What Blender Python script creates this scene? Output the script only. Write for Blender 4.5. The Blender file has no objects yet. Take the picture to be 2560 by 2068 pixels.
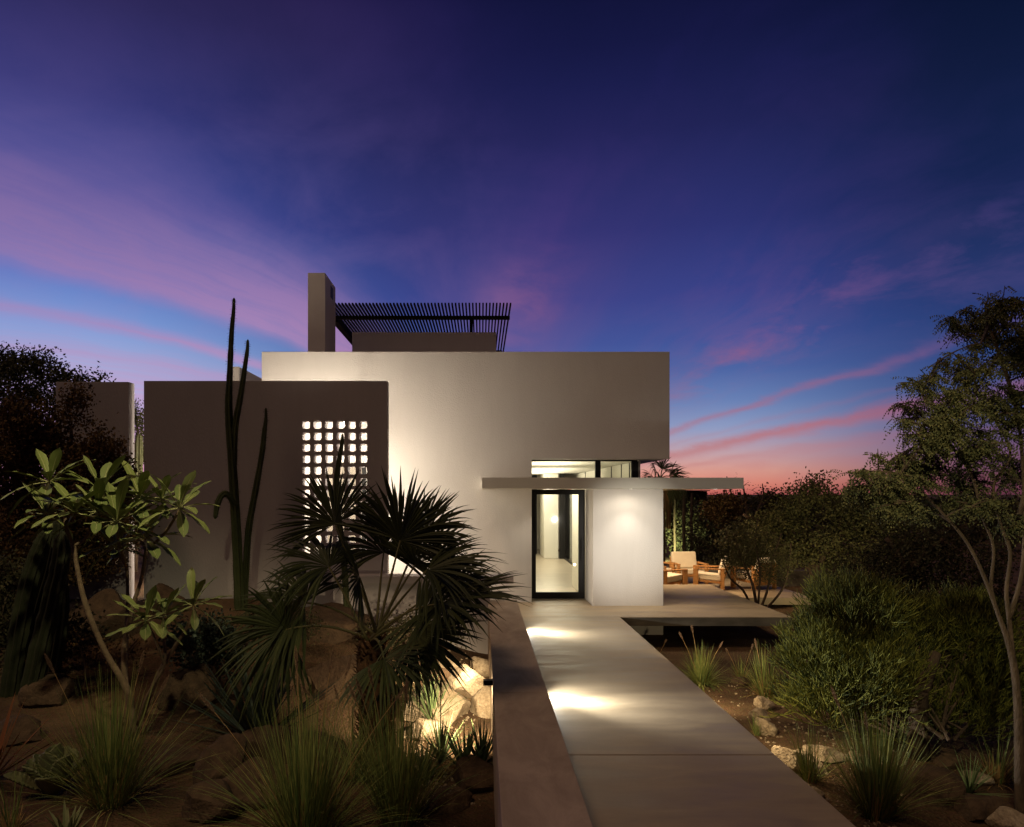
import bpy, math, random
from mathutils import Vector, Matrix, noise
R = math.radians
PI = math.pi
C = bpy.context.scene.collection
rnd = random.Random(7)
# ---------------------------------------------------------------- camera geometry
F, VX, VY, H = 1552.0, 1010.0, 1037.0, 2.3
def W(u, v, Y):                       # a point of the place at distance Y
    return Vector(((u-VX)/F*Y, Y, H-(v-VY)/F*Y))
def PX(u, Y): return (u-VX)/F*Y
def PZ(v, Y): return H-(v-VY)/F*Y
def sm(a, b, x):
    t = max(0., min(1., (x-a)/(b-a))); return t*t*(3-2*t)
def gh(x, y):                         # terrain height
    n = noise.noise(Vector((x*.35, y*.35, 3.1)))*.10 + noise.noise(Vector((x*1.3, y*1.3, 8.))) * .035
    if x < 1.5:
        base = -.5 + .42*sm(8.5, 13., y)*sm(.2, -1.5, x) + .35*sm(9, 13, y)*sm(-2., -4.5, x)
        base += .1*sm(-1, -4, x)
    else:
        base = -.6
    far = sm(24, 60, math.hypot(x, y-8))
    under = sm(12.6, 13.6, y)*sm(.3, 1.4, x)*sm(7.5, 5.9, x)
    base = base - .0*under
    return base*(1-far) + far*(-1.2) + n*(1-under*.8)*(1+far*2)
def ground(u, v):
    y = 4.
    while y < 80:
        p = W(u, v, y)
        if p.z <= gh(p.x, p.y): break
        y += .03
    return Vector((p.x, p.y, gh(p.x, p.y)))
def s2l(c):
    return tuple(((x/255)/12.92 if x/255 <= .04045 else ((x/255+.055)/1.055)**2.4) for x in c)
# ---------------------------------------------------------------- object helpers
def tag(o, label=None, cat=None, group=None, kind=None):
    if label: o['label'] = label
    if cat: o['category'] = cat
    if group: o['group'] = group
    if kind: o['kind'] = kind
    return o
def empty(name, loc, label, cat, group=None, rz=0):
    o = bpy.data.objects.new(name, None); C.objects.link(o)
    o.location = loc; o.rotation_euler = (0, 0, rz)
    return tag(o, label, cat, group)
class MB:
    def __init__(s): s.v = []; s.f = []; s.m = []; s.mi = 0
    def face(s, pts):
        n = len(s.v); s.v += [tuple(p) for p in pts]; s.f.append(tuple(range(n, n+len(pts)))); s.m.append(s.mi)
    def box(s, x0, x1, y0, y1, z0, z1, M=None):
        P = [Vector((x, y, z)) for x in (x0, x1) for y in (y0, y1) for z in (z0, z1)]
        if M: P = [M @ p for p in P]
        n = len(s.v); s.v += [tuple(p) for p in P]
        for q in ((0,1,3,2),(4,6,7,5),(0,4,5,1),(2,3,7,6),(0,2,6,4),(1,5,7,3)):
            s.f.append(tuple(n+i for i in q)); s.m.append(s.mi)
    def prism(s, poly, y0, y1):         # poly of (x, z), extruded along y
        n = len(s.v); k = len(poly)
        s.v += [(x, y0, z) for x, z in poly] + [(x, y1, z) for x, z in poly]
        s.f.append(tuple(range(n, n+k))); s.f.append(tuple(range(n+2*k-1, n+k-1, -1))); s.m += [s.mi]*2
        for i in range(k):
            j = (i+1) % k; s.f.append((n+j, n+i, n+k+i, n+k+j)); s.m.append(s.mi)
    def tube(s, pts, rad, sides=6, cap=True, ribs=0, ribd=0.):
        pts = [Vector(p) for p in pts]
        if not hasattr(rad, '__len__'): rad = [rad]*len(pts)
        n0 = len(s.v); up = None
        for i, p in enumerate(pts):
            d = (pts[min(i+1, len(pts)-1)]-pts[max(i-1, 0)])
            if d.length < 1e-9: d = Vector((0,0,1))
            d.normalize()
            if up is None:
                up = Vector((1,0,0)) if abs(d.x) < .8 else Vector((0,1,0))
            a = (up-d*up.dot(d)); a.normalize(); up = a; b = d.cross(a)
            for k in range(sides):
                t = 2*PI*k/sides; r = rad[i]
                if ribs: r *= 1+ribd*math.cos(t*ribs)
                s.v.append(tuple(p+a*(math.cos(t)*r)+b*(math.sin(t)*r)))
        for i in range(len(pts)-1):
            for k in range(sides):
                k2 = (k+1) % sides
                s.f.append((n0+i*sides+k, n0+i*sides+k2, n0+(i+1)*sides+k2, n0+(i+1)*sides+k)); s.m.append(s.mi)
        if cap:
            s.f.append(tuple(n0+k for k in range(sides-1, -1, -1))); s.m.append(s.mi)
            e = n0+(len(pts)-1)*sides; s.f.append(tuple(e+k for k in range(sides))); s.m.append(s.mi)
    def leaf(s, p, d, L, w, nrm=None):   # a small folded leaf of two triangles' worth of faces
        d = d.normalized()
        if nrm is None: nrm = Vector((rnd.uniform(-1,1), rnd.uniform(-1,1), rnd.uniform(-.3,1)))
        sd = d.cross(nrm)
        if sd.length < 1e-4: sd = d.orthogonal()
        sd.normalize()
        m = p+d*(L*.5); n = len(s.v)
        s.v += [tuple(p), tuple(m+sd*w), tuple(p+d*L), tuple(m-sd*w)]
        s.f.append((n, n+1, n+2, n+3)); s.m.append(s.mi)
    def blade(s, pts, wid, fold=0.):     # ribbon along pts with widths; folded along the midrib
        pts = [Vector(p) for p in pts]; n0 = len(s.v); up = Vector((0,0,1))
        for i, p in enumerate(pts):
            d = (pts[min(i+1, len(pts)-1)]-pts[max(i-1, 0)]).normalized()
            sd = d.cross(up)
            if sd.length < .05: sd = d.cross(Vector((.3, 1, 0)))
            sd.normalize(); nn = sd.cross(d); w = wid[i]
            s.v += [tuple(p-sd*w+nn*w*fold), tuple(p), tuple(p+sd*w+nn*w*fold)]
        for i in range(len(pts)-1):
            a = n0+i*3
            s.f.append((a, a+1, a+4, a+3)); s.f.append((a+1, a+2, a+5, a+4)); s.m += [s.mi]*2
    def build(s, name, mat, parent=None, smooth=False, bevel=0, loc=None):
        me = bpy.data.meshes.new(name); me.from_pydata(s.v, [], s.f)
        mats = mat if isinstance(mat, (list, tuple)) else [mat]
        for m in mats: me.materials.append(m)
        if len(mats) > 1: me.polygons.foreach_set('material_index', s.m)
        if smooth: me.polygons.foreach_set('use_smooth', [True]*len(s.f))
        me.update()
        o = bpy.data.objects.new(name, me); C.objects.link(o)
        if parent:
            o.parent = parent
            o.matrix_parent_inverse = Matrix.Identity(4)
        if loc is not None: o.location = loc
        if bevel:
            b = o.modifiers.new('bevel', 'BEVEL'); b.width = bevel; b.segments = 2; b.limit_method = 'ANGLE'
        return o
def shift(mb, loc):                     # vertices made in world space become local to a thing at loc
    l = Vector(loc); mb.v = [(x-l.x, y-l.y, z-l.z) for x, y, z in mb.v]; return mb
def part(mb, name, mat, root, **k):
    return shift(mb, root.location).build(name, mat, root, **k)
# ---------------------------------------------------------------- materials
def nmat(name):
    m = bpy.data.materials.new(name); m.use_nodes = True
    nt = m.node_tree; return m, nt, nt.nodes['Principled BSDF']
def mat(name, col, rough=.8, var=.25, scale=3., bump=.0, bscale=40., col2=None, metal=0, stretch=(1,1,1), spec=.3, island=0., stain=0, sscale=1.5, sstretch=(1, 1, 1)):
    m, nt, b = nmat(name)
    b.inputs['Roughness'].default_value = rough; b.inputs['Metallic'].default_value = metal
    b.inputs['Specular IOR Level'].default_value = spec
    L = nt.links.new; tc = nt.nodes.new('ShaderNodeTexCoord'); mp = nt.nodes.new('ShaderNodeMapping')
    mp.inputs['Scale'].default_value = stretch; L(tc.outputs['Object'], mp.inputs['Vector'])
    n = nt.nodes.new('ShaderNodeTexNoise'); n.inputs['Scale'].default_value = scale; n.inputs['Detail'].default_value = 7
    n.inputs['Roughness'].default_value = .6
    L(mp.outputs[0], n.inputs['Vector'])
    cr = nt.nodes.new('ShaderNodeValToRGB'); cr.color_ramp.elements[0].position = .3; cr.color_ramp.elements[1].position = .7
    c2 = col2 or tuple(c*(1-var) for c in col)
    cr.color_ramp.elements[0].color = (*c2, 1); cr.color_ramp.elements[1].color = (*col, 1)
    fac = n.outputs['Fac']
    if island:
        g = nt.nodes.new('ShaderNodeNewGeometry'); mx = nt.nodes.new('ShaderNodeMix')
        mx.inputs['Factor'].default_value = island
        L(fac, mx.inputs[2]); L(g.outputs['Random Per Island'], mx.inputs[3]); fac = mx.outputs[0]
        cr.color_ramp.elements[0].position = .15; cr.color_ramp.elements[1].position = .85
    L(fac, cr.inputs[0]); out = cr.outputs[0]
    if stain:
        m3 = nt.nodes.new('ShaderNodeMapping'); m3.inputs['Scale'].default_value = sstretch; L(tc.outputs['Object'], m3.inputs['Vector'])
        n3 = nt.nodes.new('ShaderNodeTexNoise'); n3.inputs['Scale'].default_value = sscale; n3.inputs['Detail'].default_value = 9
        n3.inputs['Roughness'].default_value = .68; n3.inputs['Distortion'].default_value = .6; L(m3.outputs[0], n3.inputs['Vector'])
        c3 = nt.nodes.new('ShaderNodeValToRGB'); c3.color_ramp.elements[0].position = .36; c3.color_ramp.elements[1].position = .62
        c3.color_ramp.elements[0].color = (1-stain, 1-stain*1.05, 1-stain*1.1, 1); c3.color_ramp.elements[1].color = (1, 1, 1, 1); L(n3.outputs['Fac'], c3.inputs[0])
        x3 = nt.nodes.new('ShaderNodeMix'); x3.data_type = 'RGBA'; x3.blend_type = 'MULTIPLY'; x3.inputs['Factor'].default_value = 1
        L(out, x3.inputs[6]); L(c3.outputs[0], x3.inputs[7]); out = x3.outputs[2]
        L(n3.outputs['Fac'], b.inputs['Roughness']) if rough < .7 else None
    L(out, b.inputs['Base Color'])
    if bump:
        n2 = nt.nodes.new('ShaderNodeTexNoise'); n2.inputs['Scale'].default_value = bscale; n2.inputs['Detail'].default_value = 5
        L(mp.outputs[0], n2.inputs['Vector'])
        bp = nt.nodes.new('ShaderNodeBump'); bp.inputs['Strength'].default_value = bump; bp.inputs['Distance'].default_value = .02
        L(n2.outputs['Fac'], bp.inputs['Height']); L(bp.outputs[0], b.inputs['Normal'])
    return m
def emit(name, col, st):
    m, nt, b = nmat(name); b.inputs['Base Color'].default_value = (*col, 1)
    b.inputs['Emission Color'].default_value = (*col, 1); b.inputs['Emission Strength'].default_value = st; return m
def glass(name):
    m = bpy.data.materials.new(name); m.use_nodes = True; nt = m.node_tree; nt.nodes.clear(); L = nt.links.new
    o = nt.nodes.new('ShaderNodeOutputMaterial'); t = nt.nodes.new('ShaderNodeBsdfTransparent'); g = nt.nodes.new('ShaderNodeBsdfGlossy')
    g.inputs['Roughness'].default_value = .02; t.inputs[0].default_value = (.95, .97, .95, 1)
    f = nt.nodes.new('ShaderNodeFresnel'); f.inputs[0].default_value = 1.5; mx = nt.nodes.new('ShaderNodeMixShader')
    L(f.outputs[0], mx.inputs[0]); L(t.outputs[0], mx.inputs[1]); L(g.outputs[0], mx.inputs[2]); L(mx.outputs[0], o.inputs[0]); return m
M = {}
M['stucco'] = mat('stucco', (.70, .67, .63), .9, .04, .7, .3, 45, stain=.045, sscale=2.2, sstretch=(1, 1, .25))
M['stucco_old'] = mat('stucco_old', (.47, .435, .44), .92, .08, .5, .3, 45, stretch=(1, 1, .5), stain=.07, sscale=1.6, sstretch=(1, 1, .22))
M['interior'] = mat('interior_plaster', (.78, .75, .67), .8, .03, 1)
M['concrete'] = mat('concrete', (.45, .355, .235), .6, .2, .9, .14, 70, stretch=(.8, 2., 1), spec=.4, stain=.30, sscale=1.3, sstretch=(.6, 2.4, 1))
M['concrete_cap'] = mat('concrete_cap', (.54, .43, .33), .8, .15, 1.3, .2, 70, stain=.28, sscale=2., sstretch=(2, .7, 1))
M['concrete_edge'] = mat('concrete_edge', (.15, .13, .10), .85, .6, 1.6, .2, 50, stretch=(1, 1, 2.5))
M['floor'] = mat('polished_floor', (.50, .42, .32), .3, .25, 1.2, .03, 30, stretch=(1, 2, 1), spec=.5)
M['black'] = mat('black_metal', (.010, .009, .009), .6, .3, 5)
M['glass'] = glass('glass')
M['wood'] = mat('teak', (.46, .22, .075), .55, .35, 6, .08, 40, stretch=(1, 1, 8))
M['cushion'] = mat('cushion_fabric', (.66, .58, .45), .95, .08, 6, .2, 250)
M['dirt'] = None
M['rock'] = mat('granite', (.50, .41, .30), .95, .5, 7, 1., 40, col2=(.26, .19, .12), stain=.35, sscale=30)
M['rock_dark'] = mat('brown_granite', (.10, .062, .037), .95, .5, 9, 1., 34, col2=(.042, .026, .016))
M['leaf_palm'] = mat('palm_leaf', (.075, .09, .03), .6, .5, 5, island=.6, col2=(.03, .04, .015))
M['petiole'] = mat('palm_stalk', (.16, .15, .06), .6, .3, 4)
M['fibre'] = mat('palm_fibre', (.16, .085, .04), .95, .6, 9, .8, 40)
M['plumeria'] = mat('plumeria_leaf', (.21, .25, .07), .5, .4, 3, island=.6, col2=(.12, .16, .055), spec=.4)
M['midrib'] = mat('plumeria_midrib', (.42, .42, .2), .55, .2, 3)
M['bark_pale'] = mat('pale_bark', (.24, .17, .105), .9, .4, 8, .5, 45)
M['bark_mid'] = mat('mid_bark', (.13, .09, .06), .95, .5, 9, .9, 40, stretch=(1, 1, .4))
M['bark'] = mat('brown_bark', (.11, .075, .05), .95, .5, 7, .8, 30, stretch=(1,1,.3))
M['grass'] = mat('green_grass', (.26, .27, .075), .7, .5, 2, island=.9, col2=(.08, .13, .035))
M['straw'] = mat('straw', (.46, .28, .11), .8, .4, 3, island=.8, col2=(.20, .13, .055))
M['plume'] = mat('seed_plume', (.30, .19, .12), .95, .3, 8)
M['cactus'] = mat('cactus_skin', (.06, .075, .025), .75, .4, 5, .3, 30)
M['dark_cactus'] = mat('dark_cactus_skin', (.03, .034, .015), .8, .4, 5, .3, 30)
M['spine'] = mat('cactus_spine', (.12, .10, .06), .8, .3, 5)
M['agave'] = mat('agave_leaf', (.20, .21, .10), .6, .3, 3)
M['yucca'] = mat('yucca_leaf', (.06, .085, .06), .6, .4, 3, island=.6)
M['aloe'] = mat('aloe_leaf', (.17, .24, .10), .5, .4, 3, island=.6)
M['red_aloe'] = mat('red_aloe_leaf', (.32, .10, .035), .55, .5, 2, island=.5, col2=(.16, .10, .05))
M['pencil'] = mat('pencil_stem', (.21, .215, .045), .7, .5, 2, island=.9, col2=(.035, .048, .015), spec=.15)
M['bush'] = mat('bush_leaf', (.14, .13, .045), .8, .5, 1.5, island=.8, col2=(.05, .055, .022))
M['bush_rust'] = mat('rust_bush_leaf', (.20, .11, .04), .8, .5, 1.2, island=.7, col2=(.09, .07, .025))
M['tree'] = mat('feathery_leaf', (.13, .12, .045), .8, .5, 1.2, island=.8, col2=(.05, .062, .025))
M['tree_dark'] = mat('dark_leaf', (.07, .06, .026), .85, .5, 1.2, island=.8, col2=(.025, .026, .012))
def dirt_mat():
    m, nt, b = nmat('garden_soil'); L = nt.links.new; b.inputs['Roughness'].default_value = .97
    b.inputs['Specular IOR Level'].default_value = .15
    tc = nt.nodes.new('ShaderNodeTexCoord')
    def nz(sc, d=6, r=.6):
        n = nt.nodes.new('ShaderNodeTexNoise'); n.inputs['Scale'].default_value = sc; n.inputs['Detail'].default_value = d
        n.inputs['Roughness'].default_value = r; L(tc.outputs['Object'], n.inputs['Vector']); return n.outputs['Fac']
    vo = nt.nodes.new('ShaderNodeTexVoronoi'); vo.inputs['Scale'].default_value = 34; L(tc.outputs['Object'], vo.inputs['Vector'])
    cr = nt.nodes.new('ShaderNodeValToRGB'); L(nz(.9), cr.inputs[0])
    cr.color_ramp.elements[0].position = .35; cr.color_ramp.elements[0].color = (.062, .034, .017, 1)
    cr.color_ramp.elements[1].position = .7; cr.color_ramp.elements[1].color = (.16, .095, .045, 1)
    mx = nt.nodes.new('ShaderNodeMix'); mx.data_type = 'RGBA'; mx.blend_type = 'MULTIPLY'; mx.inputs['Factor'].default_value = .55
    L(cr.outputs[0], mx.inputs[6]); L(vo.outputs['Color'], mx.inputs[7])
    hs = nt.nodes.new('ShaderNodeHueSaturation'); hs.inputs['Saturation'].default_value = .75; hs.inputs['Value'].default_value = 1.25
    L(mx.outputs[2], hs.inputs['Color'])
    mx2 = nt.nodes.new('ShaderNodeMix'); mx2.data_type = 'RGBA'; mx2.inputs['Factor'].default_value = .6
    L(hs.outputs[0], mx2.inputs[6]); L(cr.outputs[0], mx2.inputs[7]); L(mx2.outputs[2], b.inputs['Base Color'])
    b1 = nt.nodes.new('ShaderNodeBump'); b1.inputs['Strength'].default_value = .8; b1.inputs['Distance'].default_value = .02
    L(vo.outputs['Distance'], b1.inputs['Height'])
    b2 = nt.nodes.new('ShaderNodeBump'); b2.inputs['Strength'].default_value = .6; b2.inputs['Distance'].default_value = .05
    L(nz(9), b2.inputs['Height']); L(b1.outputs[0], b2.inputs['Normal']); L(b2.outputs[0], b.inputs['Normal'])
    return m
M['dirt'] = dirt_mat()
# ---------------------------------------------------------------- ground
def axis(near0, near1, step, far0, far1):
    a = []; x = near0
    while x <= near1+1e-6: a.append(x); x += step
    d = step; x = near1
    while x < far1: d *= 1.25; x += d; a.append(x)
    d = step; x = near0; lo = []
    while x > far0: d *= 1.25; x -= d; lo.append(x)
    return lo[::-1]+a
gx = axis(-10, 10, .14, -3000, 3000); gy = axis(3, 20, .14, -400, 4000)
g = MB()
g.v = [(x, y, gh(x, y)) for y in gy for x in gx]; nx = len(gx)
g.f = [(j*nx+i, j*nx+i+1, (j+1)*nx+i+1, (j+1)*nx+i) for j in range(len(gy)-1) for i in range(nx-1)]; g.m = [0]*len(g.f)
tag(g.build('ground', M['dirt'], smooth=True), kind='structure')
# ---------------------------------------------------------------- walkway, deck, terrace
XR = 2.593
w = MB(); w.box(.60, XR, 1.0, 6.515, -.16, 0)
w.box(.60, XR, 6.528, 13.83, -.16, 0)
tag(w.build('walkway', M['concrete'], bevel=.006), kind='structure')
d = MB(); d.box(.14, 5.81, 13.84, 15.23, -.17, 0.0); d.box(.14, 2.28, 15.23, 16.2, -.17, 0.0)
d.box(3.75, 5.81, 15.23, 18.8, -.17, 0.)
tag(d.build('deck', [M['concrete']], bevel=.005), kind='structure')
d = MB(); d.box(2.62, 5.805, 13.832, 13.84, -.168, -.012)
tag(d.build('deck_edge', M['concrete_edge']), kind='structure')
d = MB(); d.box(2.9, 6.1, 18.82, 27, -.5, -.32); d.box(6.1, 8.4, 18.7, 27, -.5, -.32)
tag(d.build('terrace', M['concrete']), kind='structure')
d = MB(); d.box(1.2, 5.0, 17.6, 18., -2.6, -.172)
tag(d.build('deck_footing', M['concrete_edge']), kind='structure')
d = MB(); d.box(7.0, 11., 22.9, 23.3, -.7, -.08); o = d.build('garden_bench_wall', M['concrete_edge'], bevel=.01)
tag(o, 'low dark concrete wall beyond the bare shrub right of the armchairs', 'low wall')
# parapet beside the walkway
pr = empty('parapet_wall', (.3, 6, -.6), 'long brown concrete parapet running beside the walkway', 'parapet')
q = MB(); q.box(.118, .638, 7.075, 13.34, -1.2, .40); part(q, 'wall_section', M['concrete_cap'], pr, bevel=.006)
q = MB(); q.box(.118, .640, .6, 7.068, -1.2, .40); part(q, 'wall_section', M['concrete_cap'], pr, bevel=.006)
M['lens'] = emit('step_light_lens', (1, .97, .85), 14)
for yy in (8.35, 12.4):
    q = MB(); q.box(.6385, .646, yy-.09, yy+.09, .17, .27); s_ = part(q, 'step_light', M['black'], pr)
    q = MB(); q.box(.6465, .6485, yy-.075, yy+.075, .185, .255); o = shift(q, pr.location).build('lens', M['lens'], s_)
q = MB(); q.box(.02, .1175, 7.6, 7.68, .33, .38); part(q, 'wall_light', M['black'], pr)
# planter wall with its cap
pw = empty('planter_wall', (-.7, 13, -.3), 'low brown retaining wall with an overhanging cap below the pierced screen', 'retaining wall')
q = MB(); q.box(-2.6, .15, 13.0, 13.3, -1, .722); part(q, 'wall', M['stucco_old'], pw)
q = MB(); q.box(-2.62, .566, 12.95, 13.42, .726, .856); part(q, 'cap', M['stucco_old'], pw, bevel=.006)
# ---------------------------------------------------------------- house
house = empty('house', (1, 18, 0), 'white flat-roofed stucco house with an overhanging upper storey and lit glass entrance', 'house')
q = MB(); q.prism([(-4.675, -1), (1.075, -1), (1.075, 3.05), (4.01, 3.05), (4.01, 5.33), (-4.675, 5.33)], 15.74, 16.12)
part(q, 'facade', M['stucco'], house, bevel=.008)
q = MB(); q.box(-4.6, 3.98, 16.121, 24, 3.05, 5.0); part(q, 'upper_storey', M['stucco'], house)
q = MB(); q.box(2.30, 3.746, 15.22, 18.6, -.6, 2.402); part(q, 'entrance_pier', M['stucco'], house, bevel=.006)
# canopy
q = MB(); q.box(.014, 5.18, 14.6, 15.738, 2.405, 2.624); q.box(1.08, 5.18, 15.738, 16.24, 2.405, 2.624); q.box(2.62, 5.18, 16.24, 21.5, 2.405, 2.624)
can = part(q, 'canopy', mat('canopy_paint', (.76, .75, .66), .85, .05, 1.5, .15, 60), house)
M['bulb'] = emit('downlight_lens', (1, .93, .78), 5)
DL = [(2.98, 14.74), (1.35, 14.98), (4.75, 15.0)]
DL2 = [(4.5, 19.2), (4.5, 20.9)]
for x, y in DL+DL2:
    q = MB(); q.tube([(x, y, 2.4025), (x, y, 2.4045)], .05, 14); s_ = part(q, 'downlight', M['black'], can) if False else shift(q, house.location).build('downlight', M['black'], house)
    q = MB(); q.tube([(x, y, 2.4015), (x, y, 2.4022)], .035, 12); shift(q, house.location).build('lens', M['bulb'], s_)
# clerestory above the canopy
cw = MB(); Yg = 16.3
cw.box(1.076, 3.44, Yg-.02, Yg+.02, 3.02, 3.048); cw.box(1.076, 3.44, Yg-.02, Yg+.02, 2.626, 2.645)
cw.box(PX(1249, Yg), PX(1260, Yg), Yg-.05, Yg+.05, 2.646, 3.019); cw.box(PX(1325, Yg), PX(1338.5, Yg), Yg-.05, Yg+.05, 2.646, 3.019)
fr = part(cw, 'clerestory_window', M['black'], house)
q = MB(); q.box(1.08, 3.32, Yg-.004, Yg+.004, 2.646, 3.019); shift(q, house.location).build('pane', M['glass'], fr)
# rooms
q = MB(); q.box(1.0, 2.28, 16.16, 18.6, -.15, 0.0); q.box(1.0, 3.1, 18.601, 31, -.15, 0.); part(q, 'room_floor', M['floor'], house)
q = MB()
q.box(.95, 1.07, 16.4, 31, .004, 3.04)            # left wall
q.box(2.285, 2.3, 16.4, 18.61, .004, 2.4)         # right wall skin by the door
q.box(.95, 3.6, 30.8, 31, .004, 3.04)             # end wall
q.box(3.46, 3.52, 16.36, 31, 2.63, 3.03)          # upper east glazing, built opaque; cream stands in for its lit reflection
q.box(2.3, 3.5, 18.61, 18.66, .004, 2.4)
q.box(1.08, 3.5, 16.1245, 16.13, 3.0465, 3.049)
part(q, 'room_wall', M['interior'], house)
q = MB(); q.box(.96, 3.52, 16.36, 31, 3.04, 3.046); part(q, 'room_ceiling', M['interior'], house)
q = MB(); q.box(2.25, 2.75, 26.4, 28.3, .004, 3.03); part(q, 'room_column', M['interior'], house)
q = MB(); q.box(1.95, 2.14, 28.4, 28.5, .004, 3.03); q.box(2.78, 2.96, 26.2, 26.3, .004, 3.03)
q.box(2.93, 2.99, 18.7, 26.2, .004, .06); q.box(2.93, 2.99, 18.7, 26.2, 2.34, 2.42)
q.box(2.93, 2.99, 23.8, 23.9, .06, 2.34); q.box(2.93, 2.99, 18.7, 18.78, .06, 2.34); q.box(2.93, 2.99, 21.2, 21.27, .06, 2.34)
sl = part(q, 'sliding_window', M['black'], house)
q = MB(); q.box(2.957, 2.963, 18.78, 26.2, .06, 2.34); shift(q, house.location).build('pane', M['glass'], sl)
for yy in (17.2, 18.2, 19.6, 21.6, 24.5):
    q = MB(); q.box(3.445, 3.458, yy, yy+.05, 2.63, 3.03); part(q, 'window_mullion', M['black'], house)
# door
Yd = 16.28
def zz(v): return PZ(v, Yd)
door = MB(); x0, x1 = PX(1116.5, Yd)-.01, PX(1226.3, Yd); zt = 2.40
gx0, gx1, gz0, gz1 = PX(1124.5, Yd), PX(1214, Yd), .14, zt-.11
door.box(x0, gx0, Yd-.04, Yd+.04, .004, zt); door.box(gx1, x1, Yd-.04, Yd+.04, .004, zt)
door.box(gx0+.0005, gx1-.0005, Yd-.04, Yd+.04, .004, gz0); door.box(gx0+.0005, gx1-.0005, Yd-.04, Yd+.04, gz1, zt)
dr = part(door, 'door', M['black'], house)
q = MB(); q.box(gx0, gx1, Yd-.006, Yd+.006, gz0, gz1); shift(q, house.location).build('glass', M['glass'], dr)
q = MB(); xh = gx1+.05; q.tube([(xh, Yd-.09, .85), (xh, Yd-.09, 1.35)], .012, 8); q.tube([(xh, Yd-.03, .9), (xh, Yd-.09, .9)], .008, 6); q.tube([(xh, Yd-.03, 1.3), (xh, Yd-.09, 1.3)], .008, 6)
shift(q, house.location).build('handle', M['black'], dr)
# chimney
q = MB(); cx0, cx1 = PX(646, 17.6), PX(682.3, 17.6); q.box(cx0, cx1, 17.6, 18.85, 4.9, 7.565)
ch = part(q, 'chimney', M['stucco'], house, bevel=.006)
q = MB(); q.box(cx1+.001, cx1+.006, 18.22, 18.52, 7.15, 7.44); shift(q, house.location).build('vent', M['black'], ch)
# roof room and pergola
q = MB(); q.box(PX(739, 19.8), PX(1041.5, 19.8), 19.8, 22.6, 4.9, PZ(697.3, 19.8)); part(q, 'roof_room', M['stucco'], house, bevel=.006)
zs = PZ(635.4, 19.0)
pg = empty('pergola', (-1.5, 20, 5), 'black steel rooftop pergola of close slats behind the chimney', 'pergola')
q = MB(); n = 0; x = PX(1071.5, 19.)
while x > -4.12:
    q.box(x-.0205, x+.0205, 19., 26., zs-.055, zs); x -= .0884; n += 1
part(q, 'slats', M['black'], pg)
q = MB(); q.box(-4.2, PX(1070, 20.15), 20.15, 20.3, PZ(669, 20.15), zs-.056); part(q, 'beam', M['black'], pg)
q = MB(); q.box(-4.2, .7, 25., 25.15, zs-.2, zs-.056); part(q, 'beam', M['black'], pg)
q = MB(); q.box(-4.1, -3.93, 20.3, 25., zs-.2, zs-.057); part(q, 'beam', M['black'], pg)
q = MB(); q.box(PX(985.5, 20.3), PX(992.2, 20.3), 20.31, 20.40, PZ(697.3, 19.8)-.05, zs-.06); part(q, 'post', M['black'], pg)
# lower rear wall left of the house
q = MB(); q.box(-5.75, -5.565, 17, 24, -1, 5.23); o = q.build('courtyard_wall', M['stucco'], bevel=.006)
tag(o, 'pale lit courtyard wall just showing behind the tall cactus tips', 'wall')
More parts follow.
